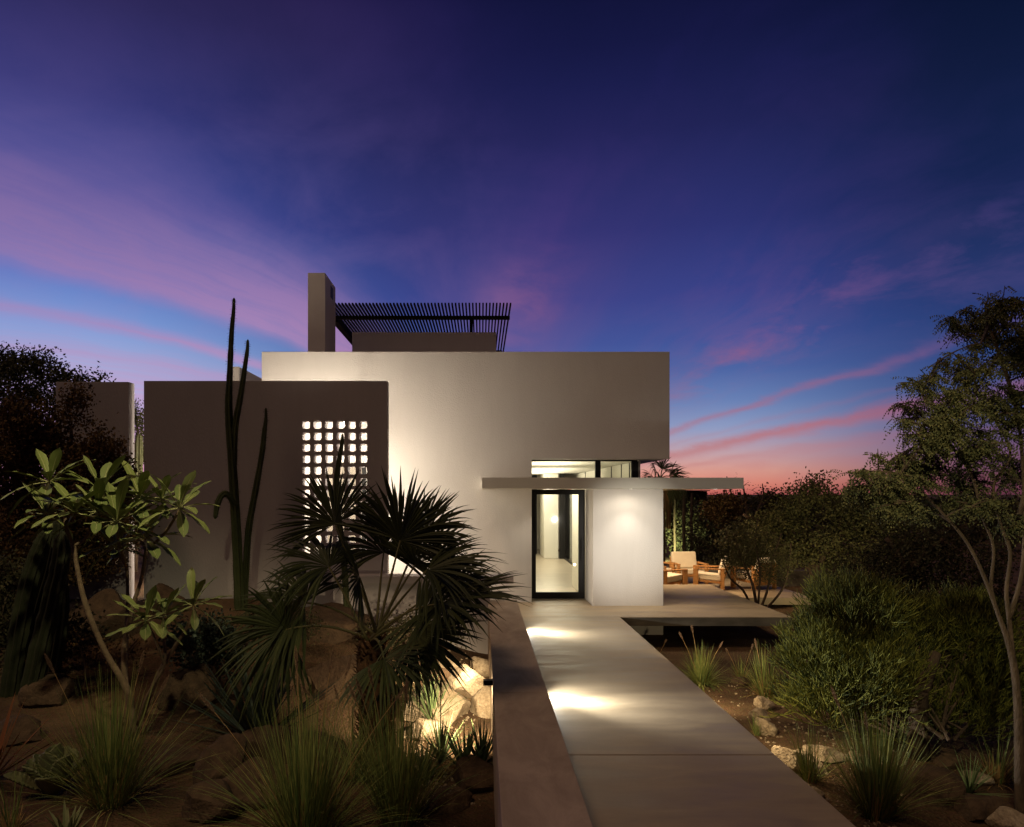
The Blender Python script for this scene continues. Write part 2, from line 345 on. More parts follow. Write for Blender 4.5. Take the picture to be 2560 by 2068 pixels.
# pierced screen wall
def rounded(cx, cz, r, k=4, e=4.5):
    P = []
    for i in range(4*k):
        t = 2*PI*(i+.5)/(4*k)+PI/4*0
        c, s_ = math.cos(t), math.sin(t)
        P.append((cx+r*math.copysign(abs(c)**(2/e), c), cz+r*math.copysign(abs(s_)**(2/e), s_)))
    return P
def screen():
    Y0, Y1 = 13.5, 13.74; k = Y0/F
    X0, X1, Z0, Z1 = PX(302, Y0), PX(812.4, Y0), -.8, PZ(799.5, Y0)
    us = [642.3+23.97*i for i in range(6)]; vs = [891.5+24.05*i for i in range(12)]
    s = 24*k/2; q = MB()
    gx0 = PX(us[0], Y0)-s; gx1 = PX(us[-1], Y0)+s; gz1 = PZ(vs[0], Y0)+s; gz0 = PZ(vs[-1], Y0)-s
    q.box(X0, gx0, Y0, Y1, Z0, Z1); q.box(gx1, X1, Y0, Y1, Z0, Z1)
    q.box(gx0+.0, gx1-.0, Y0, Y1, gz1, Z1); q.box(gx0, gx1, Y0, Y1, Z0, gz0)
    cw_ = (gx1-gx0)/6; chh = (gz1-gz0)/12; K = 16
    for i in range(6):
        for j in range(12):
            cx = gx0+cw_*(i+.5); cz = gz0+chh*(j+.5); r = .0715
            for (Y, fl, rr) in ((Y0, False, r), (Y1, True, r*1.0)):
                hole = rounded(cx, cz, rr)
                # outer square points matched to the hole points
                outer = []
                for (hx, hz) in hole:
                    a = math.atan2(hz-cz, hx-cx); c, s_ = math.cos(a), math.sin(a); m_ = max(abs(c), abs(s_))
                    outer.append((cx+c/m_*cw_/2, cz+s_/m_*chh/2))
                n = len(hole)
                for a in range(n):
                    b = (a+1) % n
                    o1, o2 = outer[a], outer[b]
                    pts = [hole[a], hole[b], o2]
                    # keep the square corner
                    ax = abs(abs(o1[0]-cx)-cw_/2) < 1e-6; bx = abs(abs(o2[0]-cx)-cw_/2) < 1e-6
                    if ax != bx:
                        pts.append((cx+math.copysign(cw_/2, (o1 if ax else o2)[0]-cx), cz+math.copysign(chh/2, (o2 if ax else o1)[1]-cz)))
                    pts.append(o1)
                    P = [(x, Y, z) for x, z in pts]
                    q.face(P if fl else P[::-1])
            h0 = rounded(cx, cz, r)
            for a in range(len(h0)):
                b = (a+1) % len(h0)
                q.face([(h0[a][0], Y0, h0[a][1]), (h0[b][0], Y0, h0[b][1]), (h0[b][0], Y1, h0[b][1]), (h0[a][0], Y1, h0[a][1])])
    o = q.build('screen_wall', M['stucco_old'])
    tag(o, 'dark brown-grey wall pierced by a lit grid of rounded square holes', 'screen wall')
screen()
q = MB(); q.box(PX(117, 13.5), PX(270, 13.5), 13.5, 13.73, -.8, PZ(801.5, 13.5)); o = q.build('garden_wall', M['stucco_old'], bevel=.006)
tag(o, 'short plain wall half hidden by the rust-coloured bush, with one lit white edge', 'garden wall')
# window of the facade seen through the screen
q = MB(); a0, a1 = -3.35, -2.45
fw = MB(); fw.box(a0, a1, 15.68, 15.735, .1, 2.95); fo = part(fw, 'court_window', M['black'], house)
q = MB(); q.box(a0+.08, a1-.08, 15.67, 15.679, .18, 2.87); shift(q, house.location).build('pane', mat('grey_pane', (.30, .27, .22), .3, .1), fo)
cf = MB(); cf.box(-9, .1, 13.75, 15.73, -.3, -.02); cf_o = cf.build('court_paving', M['concrete']); tag(cf_o, kind='structure')
# ---------------------------------------------------------------- armchairs
def armchair_template():
    t = empty('armchair', (0, 0, 0), 'x', 'armchair', 'armchairs on the rear terrace')
    for s in (-1, 1):
        q = MB(); q.box(s*.42-.045, s*.42+.045, -.44, .40, .55, .59); part(q, 'armrest', M['wood'], t, bevel=.006)
    for s in (-1, 1):
        q = MB(); q.box(s*.42-.035, s*.42+.035, -.44, -.30, 0, .549); part(q, 'leg', M['wood'], t, bevel=.004)
        q = MB(); q.box(s*.42-.035, s*.42+.035, .28, .38, 0, .549); part(q, 'leg', M['wood'], t, bevel=.004)
    q = MB(); T = Matrix.Translation((0, 0, .25)) @ Matrix.Rotation(R(-5), 4, 'X'); q.box(-.384, .384, -.42, .36, -.06, .0, T)
    part(q, 'seat_frame', M['wood'], t, bevel=.004)
    q = MB(); q.box(-.36, .36, -.42, .30, .003, .16, T); part(q, 'seat_cushion', M['cushion'], t, bevel=.03)
    T2 = Matrix.Translation((0, .26, .28)) @ Matrix.Rotation(R(-16), 4, 'X')
    q = MB(); q.box(-.384, .384, .09, .125, -.14, .50, T2); part(q, 'back_frame', M['wood'], t, bevel=.004)
    q = MB(); q.box(-.37, .37, -.07, .088, .12, .62, T2); part(q, 'back_cushion', M['cushion'], t, bevel=.035)
    return t
def copy_tree(o, parent=None):
    c = o.copy(); C.objects.link(c)
    if parent: c.parent = parent
    for ch in list(o.children): copy_tree(ch, c)
    return c
ac = armchair_template()
spots = [(PX(1444, 21.9), 21.9, 4, 'cream cushioned wooden armchair facing the camera, at the back of the group'),
         (PX(1489, 20.6), 20.6, -106, 'wooden armchair seen side-on with its slatted back turned to the bare shrub'),
         (PX(1393, 20.2), 20.2, 118, 'wooden armchair half hidden by the white entrance pier, its cream seat showing'),
         (PX(1583, 20.6), 20.6, -150, 'wooden armchair mostly hidden behind the bare leafy shrub'),
         (PX(1371, 21.9), 21.9, 30, 'wooden armchair of which only one arm shows past the white pier')]
for i, (x, y, a, lb) in enumerate(spots):
    o = ac if i == 0 else copy_tree(ac)
    o.location = (x, y, -.318); o.rotation_euler = (0, 0, R(a)); o['label'] = lb
# ---------------------------------------------------------------- rocks
def rock(p, sx, sy, sz, seed, mt, label, group, name='boulder'):
    import bmesh
    bm = bmesh.new(); bmesh.ops.create_icosphere(bm, subdivisions=4, radius=1)
    rr = random.Random(seed); off = Vector((rr.uniform(0, 50), rr.uniform(0, 50), rr.uniform(0, 50)))
    planes = [(Vector((rr.gauss(0,1), rr.gauss(0,1), rr.gauss(0,1))).normalized(), rr.uniform(.52, .88)) for _ in range(15)]
    for v in bm.verts:
        c = v.co.copy()
        for n, d_ in planes:
            k = c.dot(n)
            if k > d_: c -= n*(k-d_)*.96
        c *= 1+.16*noise.noise(c*1.3+off)+.05*noise.noise(c*4+off)+.02*noise.noise(c*11+off)
        v.co = Vector((c.x*sx, c.y*sy, c.z*sz))
    me = bpy.data.meshes.new(name); bm.to_mesh(me); bm.free()
    for pl in me.polygons: pl.use_smooth = True
    me.set_sharp_from_angle(angle=.42)
    me.materials.append(mt); o = bpy.data.objects.new(name, me); C.objects.link(o)
    o.location = p; o.rotation_euler = (0, 0, rr.uniform(0, 6)) if sx == sy else (0, 0, rr.uniform(-.25, .25))
    return tag(o, label, 'rock', group)
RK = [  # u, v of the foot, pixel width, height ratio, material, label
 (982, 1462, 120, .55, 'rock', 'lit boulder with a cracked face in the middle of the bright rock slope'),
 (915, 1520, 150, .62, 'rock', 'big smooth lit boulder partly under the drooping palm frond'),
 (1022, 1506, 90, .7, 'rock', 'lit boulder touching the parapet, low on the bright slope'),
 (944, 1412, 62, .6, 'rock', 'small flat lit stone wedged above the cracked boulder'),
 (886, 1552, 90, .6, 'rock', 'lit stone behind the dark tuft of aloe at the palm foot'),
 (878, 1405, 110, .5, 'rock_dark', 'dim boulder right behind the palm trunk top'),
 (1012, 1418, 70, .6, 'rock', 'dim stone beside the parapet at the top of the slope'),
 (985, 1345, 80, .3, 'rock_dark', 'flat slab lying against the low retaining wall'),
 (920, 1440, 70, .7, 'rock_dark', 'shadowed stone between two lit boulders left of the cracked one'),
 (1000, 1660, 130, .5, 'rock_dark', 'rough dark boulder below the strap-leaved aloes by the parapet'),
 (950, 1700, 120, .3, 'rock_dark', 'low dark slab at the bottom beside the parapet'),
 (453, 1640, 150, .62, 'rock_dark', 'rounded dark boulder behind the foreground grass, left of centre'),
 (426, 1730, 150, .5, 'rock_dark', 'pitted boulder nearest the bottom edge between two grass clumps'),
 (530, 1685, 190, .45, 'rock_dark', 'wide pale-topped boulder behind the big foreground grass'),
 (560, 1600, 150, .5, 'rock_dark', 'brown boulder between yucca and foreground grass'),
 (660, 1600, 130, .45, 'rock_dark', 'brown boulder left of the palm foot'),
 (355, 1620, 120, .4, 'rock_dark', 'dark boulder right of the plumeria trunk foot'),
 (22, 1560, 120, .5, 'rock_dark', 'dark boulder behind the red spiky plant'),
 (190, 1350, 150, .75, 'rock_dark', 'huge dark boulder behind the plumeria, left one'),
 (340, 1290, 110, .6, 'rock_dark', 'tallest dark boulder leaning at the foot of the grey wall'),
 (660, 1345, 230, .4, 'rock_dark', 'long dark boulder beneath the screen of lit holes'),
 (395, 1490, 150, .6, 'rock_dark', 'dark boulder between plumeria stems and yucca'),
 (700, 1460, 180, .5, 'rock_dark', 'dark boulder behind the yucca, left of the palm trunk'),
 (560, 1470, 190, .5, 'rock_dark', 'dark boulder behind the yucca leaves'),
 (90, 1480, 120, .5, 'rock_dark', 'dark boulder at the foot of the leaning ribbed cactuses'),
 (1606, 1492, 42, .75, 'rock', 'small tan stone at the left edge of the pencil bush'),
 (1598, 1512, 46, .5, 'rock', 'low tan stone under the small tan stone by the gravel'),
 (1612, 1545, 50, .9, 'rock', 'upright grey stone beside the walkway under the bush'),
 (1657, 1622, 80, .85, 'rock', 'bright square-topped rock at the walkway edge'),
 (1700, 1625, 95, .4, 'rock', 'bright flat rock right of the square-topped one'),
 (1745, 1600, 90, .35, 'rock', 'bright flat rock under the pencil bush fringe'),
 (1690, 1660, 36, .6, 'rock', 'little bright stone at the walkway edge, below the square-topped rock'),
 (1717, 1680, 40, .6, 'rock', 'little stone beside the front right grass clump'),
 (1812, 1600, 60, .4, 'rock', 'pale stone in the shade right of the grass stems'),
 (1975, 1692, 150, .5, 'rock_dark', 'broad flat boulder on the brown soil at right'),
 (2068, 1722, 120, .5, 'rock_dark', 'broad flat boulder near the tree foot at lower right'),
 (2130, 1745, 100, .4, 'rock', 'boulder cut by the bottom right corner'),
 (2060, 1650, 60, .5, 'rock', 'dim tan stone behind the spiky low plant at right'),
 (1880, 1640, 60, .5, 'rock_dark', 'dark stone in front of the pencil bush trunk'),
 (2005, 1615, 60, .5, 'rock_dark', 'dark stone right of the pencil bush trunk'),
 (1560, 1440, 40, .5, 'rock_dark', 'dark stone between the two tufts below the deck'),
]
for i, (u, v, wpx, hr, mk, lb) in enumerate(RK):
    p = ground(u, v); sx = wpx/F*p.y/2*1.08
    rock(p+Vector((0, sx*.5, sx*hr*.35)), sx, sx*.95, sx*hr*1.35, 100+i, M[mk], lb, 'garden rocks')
# loose pebbles on the lit ground: stuff
pb = MB()
for i in range(1500):
    if rnd.random() < .55: u, v = rnd.uniform(840, 1030), rnd.uniform(1360, 1700)
    else: u = rnd.uniform(1440, 1900); v = rnd.uniform(1430, 1740)
    p = ground(u, v)
    if .0 < p.x < 2.7 : continue
    s_ = rnd.uniform(.008, .028); t = Matrix.Translation(p) @ Matrix.Rotation(rnd.uniform(0, 6), 4, (rnd.random(), rnd.random(), 1))
    pb.v += []
    n = len(pb.v); P = [(1,0,0),(-1,.1,0),(.1,1,.1),(0,-1,0),(0,.1,.8),(.1,0,-.8)]
    pb.v += [tuple(t @ (Vector(c)*s_)) for c in P]
    for f in ((0,2,4),(2,1,4),(1,3,4),(3,0,4),(2,0,5),(1,2,5),(3,1,5),(0,3,5)): pb.f.append(tuple(n+k for k in f)); pb.m.append(0)
tag(pb.build('gravel', M['rock']), 'scattered pale gravel on the garden soil', 'gravel', kind='stuff')
# ---------------------------------------------------------------- plants
def bez(a, b, c, n=8):
    return [(a*(1-t)**2+b*(2*t*(1-t))+c*t*t) for t in [i/(n-1) for i in range(n)]]
def grass(u, v, hgt, spread, nb, label, plumes=0, straw=.35, seed=1, name='grass_clump', wid=.0038, p=None, droop=.55, mk='grass'):
    rr = random.Random(seed); p = p or ground(u, v)
    root = empty(name, p, label, 'ornamental grass')
    g_ = MB(); s_ = MB()
    for i in range(nb):
        a = rr.uniform(0, 2*PI); rad = hgt*.10*math.sqrt(rr.random())
        b0 = Vector((math.cos(a)*rad, math.sin(a)*rad, -.03)); a2 = a+rr.gauss(0, .6)
        tilt = abs(rr.gauss(0, spread))*1.2+rr.uniform(0, .12); L = hgt*rr.uniform(.45, 1.15)
        dv = Vector((math.cos(a2)*math.sin(tilt), math.sin(a2)*math.sin(tilt), math.cos(tilt)))
        e = b0+dv*L; e.z -= L*droop*tilt*rr.uniform(.2, 1)
        dead = rr.random() < straw
        if dead: L2 = rr.uniform(.25, .6); e = b0+(e-b0)*L2
        pts = bez(b0, b0+dv*(L*.5 if not dead else L*.3), e, 6)
        q = s_ if dead else g_
        w0 = wid*rr.uniform(.7, 1.3)
        q.blade(pts, [w0, w0, w0*.9, w0*.75, w0*.5, w0*.1], .3)
    g_.build('blades', M[mk], root)
    if straw: s_.build('dead_blades', M['straw'], root)
    for i in range(plumes):
        a = rr.uniform(0, 2*PI); tilt = rr.uniform(.15, .6); L = hgt*rr.uniform(.95, 1.35)
        dv = Vector((math.cos(a)*math.sin(tilt), math.sin(a)*.5*math.sin(tilt), math.cos(tilt)))
        pts = bez(Vector((0,0,0)), dv*L*.6, dv*L+Vector((0,0,-L*.1)), 8)
        q = MB(); q.tube(pts, .0025, 4); st = q.build('stem', M['straw'], root)
        q = MB(); d_ = (pts[-1]-pts[-2]).normalized(); tip = pts[-1]
        for k in range(420):
            t = rr.random(); c = tip+d_*(t*.20*min(1, hgt)); rv = Vector((rr.gauss(0,1), rr.gauss(0,1), rr.gauss(0,1)))
            rv = (rv-d_*rv.dot(d_)).normalized(); q.leaf(c, (rv+d_*1.1), .03*math.sin(PI*(.15+.8*t)), .0012)
        q.build('seed_plume', M['plume'], st)
    return root
grass(232, 1690, 1.15, .34, 900, 'tall green grass clump with straw base at the foot of the plumeria', 3, .32, 3)
grass(640, 1775, 1.22, .40, 1000, 'big green grass clump at the bottom, with pale seed plumes', 6, .18, 5)
grass(835, 1735, 1.12, .28, 700, 'dark narrow grass clump between palm foot and parapet, with plumes', 5, .15, 8)
grass(1472, 1437, .66, .75, 900, 'round green fountain grass tuft lit just below the deck', 3, .2, 11, wid=.0042, droop=.9)
grass(1606, 1462, .80, .5, 600, 'half straw-coloured grass tuft at the left of the pencil bush', 2, .5, 12, wid=.004, droop=.7)
grass(1556, 1430, .46, .8, 320, 'thin dry grass tuft between the two tufts below the deck', 2, .55, 13, wid=.0036, droop=.8)
grass(1838, 1715, 1.0, .30, 800, 'tall bright green grass clump right of the walkway at the bottom', 3, .25, 15)
grass(1700, 1640, .62, .4, 160, 'sparse dark grass by the bright flat rocks at the walkway edge', 0, .3, 16)
grass(1588, 1545, .3, .5, 90, 'small sparse grass sprouting at the walkway edge by the gravel', 0, .3, 17)
grass(2090, 1640, .7, .6, 220, 'dry straw grass beside the right-hand tree foot', 0, .75, 18)
grass(20, 1745, .6, .6, 120, 'thin dry grass in the bottom left corner', 0, .6, 19)
grass(745, 1640, .9, .5, 200, 'faint dark grass left of the palm foot', 2, .2, 20)
grass(1370, 1385, .4, .8, 120, 'dim grass tuft in the dark under the deck corner', 1, .4, 21, p=Vector((PX(1375, 12.4), 12.4, gh(PX(1375, 12.4), 12.4))))
# big strap leaved plants
def strap(p, label, name, n, L, w, seed, mk, tilt=(.15, 1.0), curve=.5, cat='plant', thick=.0, fold=.5, up=True):
    rr = random.Random(seed); root = empty(name, p, label, cat); q = MB()
    for i in range(n):
        a = i*2.4+rr.gauss(0, .25); tl = rr.uniform(*tilt); LL = L*rr.uniform(.75, 1.15)
        dv = Vector((math.cos(a)*math.sin(tl), math.sin(a)*math.sin(tl), math.cos(tl)))
        b0 = Vector((math.cos(a), math.sin(a), 0))*w*.8
        e = b0+dv*LL; e.z -= LL*curve*math.sin(tl)*rr.uniform(.0, .5)
        if not up: e.z += 0
        pts = bez(b0, b0+dv*LL*.55, e, 8); ww = w*rr.uniform(.8, 1.15)
        q.blade(pts, [ww*k for k in (.75, 1, 1, .95, .8, .6, .35, .03)], fold)
    q.build('leaves', M[mk], root, smooth=False); return root
strap(ground(905, 1520), 'thin-leaved pale tuft lit from behind at the palm foot', 'aloe', 60, .62, .010, 31, 'aloe', (.1, .9), .6)
for k, (u, v, s_) in enumerate([(925, 1600, 1.), (975, 1622, .95), (1012, 1608, .9), (890, 1640, .8)]):
    strap(ground(u, v), ['strap-leaved aloe against the bright sand, left one', 'strap-leaved aloe against the bright sand, in the middle', 'strap-leaved aloe touching the parapet', 'dark strap-leaved aloe below the left one, by the dark grass'][k],
          'aloe', 34, .52*s_, .014, 40+k, 'aloe', (.1, 1.0), .7).__setitem__('group', 'strap-leaved aloes')
q0 = ground(925, 1600); q = MB(); q.tube([q0, q0+Vector((0, 0, .75))], .006, 6); q.tube([q0+Vector((0,0,.74)), q0+Vector((0,0,.80)), q0+Vector((0,0,.88))], [.006, .016, .003], 7)
o = q.build('aloe_flower_stalk', M['cactus']); tag(o, 'single thin flower stalk rising above the left strap-leaved aloe', 'flower stalk')
yu = strap(ground(540, 1560), 'stiff grey-green yucca in front of dark boulders, left of the palm', 'yucca', 46, 1.15, .030, 51, 'yucca', (.05, 1.15), .1, 'yucca', fold=.35)
strap(ground(-20, 1640), 'red-orange spiky aloe at the left edge', 'red_aloe', 26, .75, .022, 52, 'red_aloe', (.3, 1.2), .2, 'aloe', fold=.5)
strap(ground(140, 1765), 'small dark green spiky rosette cut by the bottom edge', 'agave_rosette', 18, .28, .022, 53, 'agave', (.3, 1.1), .1, 'agave')
strap(ground(2035, 1668), 'low dark spiky plant between the boulders at lower right', 'spiky_plant', 46, .42, .007, 54, 'aloe', (.2, 1.4), .3, 'plant')
# broad agave
def agave(p, label, n, L, w, seed):
    rr = random.Random(seed); root = empty('agave', p, label, 'agave')
    for i in range(n):
        a = i*2.4+rr.gauss(0, .15); tl = .25+1.0*(i/n); LL = L*rr.uniform(.85, 1.1)
        dv = Vector((math.cos(a)*math.sin(tl), math.sin(a)*math.sin(tl), math.cos(tl)))
        sd = dv.cross(Vector((0,0,1))).normalized(); nn = sd.cross(dv)
        q = MB(); K = 22; rows = []
        for j in range(K+1):
            t = j/K; ww = w*(.55+.62*math.sin(PI*min(1, t*1.15)**1.15)) if t < .87 else w*.85*(1-t)/.13*.9
            ww = w*(.5+.6*math.sin(PI*t*.85))*(1 if t < .8 else max(.0, (1-((t-.8)/.2)**2)))
            tooth = .012 if j % 2 else 0.
            c = dv*(LL*t)+nn*(LL*.12*t*t)
            rows.append([c-sd*(ww+tooth)+nn*ww*.45, c-sd*ww*.5+nn*ww*.1, c, c+sd*ww*.5+nn*ww*.1, c+sd*(ww+tooth)+nn*ww*.45])
        n0 = len(q.v)
        for r_ in rows: q.v += [tuple(x) for x in r_]
        for r_ in rows: q.v += [tuple(x-nn*.012) for x in r_]
        S = 5*(K+1)
        for j in range(K):
            for k in range(4):
                A = n0+j*5+k; q.f.append((A, A+1, A+6, A+5)); q.f.append((A+S, A+S+5, A+S+6, A+S+1)); q.m += [0, 0]
            A = n0+j*5; q.f.append((A, A+5, A+S+5, A+S)); q.f.append((A+4, A+S+4, A+S+9, A+9)); q.m += [0, 0]
        q.build('leaf', M['agave'], root, smooth=False)
agave(ground(112, 1672)+Vector((0,0,.02)), 'broad grey-green toothed agave at the lower left', 13, .44, .085, 61)
# plumeria
def plum_leaf(q, q2, b, dv, L, w, rr):
    sd = dv.cross(Vector((0,0,1)))
    if sd.length < .2: sd = dv.cross(Vector((0,1,0)))
    sd.normalize(); nn = sd.cross(dv)
    if nn.z < 0: nn = -nn
    K = 9; n0 = len(q.v); bend = rr.uniform(.0, .42); roll = rr.uniform(.1, .4)
    prof = [.10, .22, .38, .56, .76, .92, 1., .95, .68, .05]
    mid = []
    for j in range(K+1):
        t = j/K; c = b+dv*(L*t)-nn*(L*bend*t*t)+Vector((0,0,0)); ww = w*prof[j]; mid.append(c)
        wv = .006*math.sin(j*2.1+roll*9)
        q.v += [tuple(c-sd*ww+nn*(ww*roll+wv)), tuple(c-sd*ww*.5+nn*ww*roll*.35), tuple(c), tuple(c+sd*ww*.5+nn*ww*roll*.35), tuple(c+sd*ww+nn*(ww*roll-wv))]
    for j in range(K):
        for k in range(4):
            A = n0+j*5+k; q.f.append((A, A+1, A+6, A+5)); q.m.append(0)
    q2.tube([m+nn*.002 for m in mid], [.0065*(1-.8*j/K) for j in range(K+1)], 4)
def plumeria():
    base = ground(283, 1545); Y = base.y
    root = empty('plumeria_tree', base, 'plumeria with pale bare stems and whorls of long olive leaves', 'plumeria')
    def P(u, v, dy=0): return W(u, v, Y+dy)
    limbs = [
      [(283,1548,0,.07),(268,1450,0,.062),(222,1370,-.05,.052),(180,1270,-.1,.045),(160,1180,-.1,.04),(155,1140,-.1,.036)],
      [(276,1500,0,.06),(262,1420,.05,.05),(262,1350,.05,.043),(280,1270,.1,.04),(298,1210,.1,.036),(307,1150,.1,.03)],
      [(262,1440,.05,.04),(266,1330,.25,.036),(268,1250,.35,.033),(266,1180,.35,.03)],
      [(300,1500,0,.05),(330,1420,-.1,.04),(365,1360,-.15,.034),(400,1305,-.2,.028),(413,1280,-.2,.024)],
      [(290,1520,0,.035),(310,1460,-.2,.03),(345,1395,-.3,.026),(343,1330,-.3,.024),(343,1300,-.3,.022)],
      [(155,1145,-.1,.03),(140,1110,-.2,.028),(135,1075,-.2,.025)],
      [(155,1145,-.1,.03),(180,1130,-.1,.028),(205,1080,-.1,.025)],
      [(307,1155,.1,.028),(345,1120,.1,.026),(376,1072,.0,.024)],
      [(266,1190,.35,.028),(230,1120,.2,.025),(213,1035,.1,.022)],
      [(266,1190,.35,.028),(250,1140,.0,.025),(245,1100,-.2,.022)],
      [(205,1090,-.1,.025),(150,1060,.0,.022),(103,1018,.1,.02)],
      [(307,1160,.1,.028),(292,1110,.3,.026),(292,1045,.3,.022)],
      [(345,1395,-.3,.022),(325,1340,-.35,.02),(306,1305,-.35,.02)],
    ]
    for L_ in limbs:
        q = MB(); pts = [P(u, v, dy) for u, v, dy, r in L_]; rad = [r*.62 for *_, r in L_]
        # smooth the path
        pp, rr_ = [], []
        for i in range(len(pts)-1):
            for k in range(4):
                t = k/4; p0 = pts[max(i-1,0)]; p1 = pts[i]; p2 = pts[i+1]; p3 = pts[min(i+2, len(pts)-1)]
                pp.append(.5*((2*p1)+(p2-p0)*t+(2*p0-5*p1+4*p2-p3)*t*t+(3*p1-p0-3*p2+p3)*t**3)); rr_.append((rad[i]*(1-t)+rad[i+1]*t)*(1+.06*math.sin(i*9+k*5)))
        pp.append(pts[-1]); rr_.append(rad[-1])
        q.tube(pp, rr_, 9); part(q, 'stem', M['bark_pale'], root, smooth=True)
    ros = [(103,1013,.1,1),(213,1030,.1,1),(292,1045,.3,1),(376,1068,0,1),(155,1075,-.15,1),(245,1095,-.25,1.05),(307,1130,.1,1),(205,1075,-.1,.9),
           (240,1150,.2,.8),(98,1080,.1,.85),(340,1050,.35,.8),(306,1303,-.35,.85),(343,1290,-.3,.7),(406,1272,-.2,.8)]
    rr = random.Random(77)
    for (u, v, dy, s_) in ros:
        q = MB(); q2 = MB(); c = P(u, v, dy)
        for i in range(14):
            a = i*2.4+rr.gauss(0, .2); tl = (.55+1.45*(i/14))+rr.gauss(0, .16)
            dv = Vector((math.cos(a)*math.sin(tl), math.sin(a)*math.sin(tl), math.cos(tl)))
            dv = Matrix.Rotation(R(20), 3, 'X') @ dv
            plum_leaf(q, q2, c+dv*.02, dv, rr.uniform(.40, .54)*s_, rr.uniform(.052, .066)*s_, rr)
        lo = part(q, 'leaf_whorl', M['plumeria'], root, smooth=True); shift(q2, root.location).build('midrib', M['midrib'], lo)
plumeria()
# fan palms
def fan(q, hub, dv, upv, R_, nseg, rr, span=2.35, droop=.25, bmk=None):
    sd = dv.cross(upv).normalized(); nn = sd.cross(dv).normalized()
    for i in range(nseg):
        a = (i/(nseg-1)-.5)*2*span; k = math.cos(a*.5)
        d_ = dv*math.cos(a)+sd*math.sin(a)+nn*(.20*math.cos(a*.5)+rr.gauss(0, .045)); d_.normalize()
        L = R_*(.72+.28*k)*rr.uniform(.9, 1.08)
        t2 = sd*math.cos(a)-dv*math.sin(a)
        w = R_*2*span*.62/nseg*.60; n0 = len(q.v); K = 7
        sag = droop*rr.uniform(.4, 1.6); side = rr.gauss(0, .04)
        for j in range(K+1):
            t = j/K; c = hub+d_*(L*t)+Vector((0,0,-1))*(L*sag*t**2.6)+t2*(L*side*t*t)
            ww = w*(t/.6*1. if t < .6 else max(.04, (1-t)/.4))
            q.v += [tuple(c-t2*ww-nn*ww*.35), tuple(c+nn*ww*.35), tuple(c+t2*ww-nn*ww*.35)]
        for j in range(K):
            A = n0+j*3; q.f.append((A, A+1, A+4, A+3)); q.f.append((A+1, A+2, A+5, A+4)); q.m += [0, 0]
def fan_palm():
    base = ground(790, 1600); Y = base.y
    root = empty('fan_palm', base, 'dark fan palm with shaggy brown trunk in front of the pierced wall', 'palm')
    top = W(783, 1342, Y)
    q = MB(); n = 22; pts = []; rad = []
    for i in range(n+1):
        t = i/n; pts.append(base.lerp(top, t)+Vector((.03*math.sin(t*5), 0, 0))-Vector((0,0,.1*(1-t)))); rad.append(.20-.05*t-.06*max(0, t-.8)*5*.5)
    q.tube(pts, rad, 14); part(q, 'trunk', M['fibre'], root, smooth=True)
    rr = random.Random(5); q = MB()
    for i in range(560):
        t = rr.random()**.9; c = base.lerp(top, t); a = rr.uniform(0, 2*PI); r_ = .19-.06*t
        o = Vector((math.cos(a), math.sin(a), 0)); b0 = c+o*r_*.85
        e = b0+o*rr.uniform(.04, .13)+Vector((rr.gauss(0,.02), rr.gauss(0,.02), rr.uniform(.02, .14)))
        q.blade([b0, (b0+e)/2+o*.015, e], [.02, .015, .003], .4)
    part(q, 'old_leaf_bases', M['fibre'], root)
    # hub pixel, depth offset, axis target pixel offset, radius
    fr = [ (840,1135, .25, (35,-120), -.1, 1.02), (896,1197,-.25,(130,-12), -.2, 1.0), (925,1268,-.35,(110,5), -.7, 1.12), (869,1328,-.3,(120,18), -.4,.95),
           (806,1383,-.55,(75,45), -.6,.72), (755,1213,-.45,(-15,-70), -.8, .66), (703,1100,.3,(-50,-90), .3,.85), 
           (600,1322,-.1,(-120,10), -.3,.85), (640,1265,.2,(-120,-30), .3,.95), (690,1190,.1,(-110,-70), .2,.9), (885,1120,.7,(100,-110),.5,.85),
           (940,1225,.6,(120,-60),.4,.7), (805,1160,.5,(-8,-110),.6,.85), (872,1185,.35,(75,-85),.2,.92)]
    for i, (u, v, dy, (du, dv_), ddy, Rr) in enumerate(fr):
        hub = W(u, v, Y+dy); tgt = W(u+du, v+dv_, Y+dy+ddy*.6); dv = (tgt-hub).normalized()
        q = MB(); st = top+Vector((rr.gauss(0,.03), rr.gauss(0,.03), -.02))
        mid = (st+hub)/2+Vector((0, 0, .18 if v > 1230 else .05)); pts = bez(st, mid, hub, 9)
        q.tube(pts, [.018-.009*k/8 for k in range(9)], 6); fo = part(q, 'frond_stalk', M['petiole'], root, smooth=True)
        q = MB(); side = Vector((rr.gauss(0, .5), -1+rr.gauss(0,.3), .75+rr.gauss(0,.5)))
        fan(q, hub, dv, side, Rr*.86, 54, rr, rr.uniform(1.35, 2.1), rr.uniform(.12, .45))
        shift(q, root.location).build('fan_leaf', M['leaf_palm'], fo)
fan_palm()
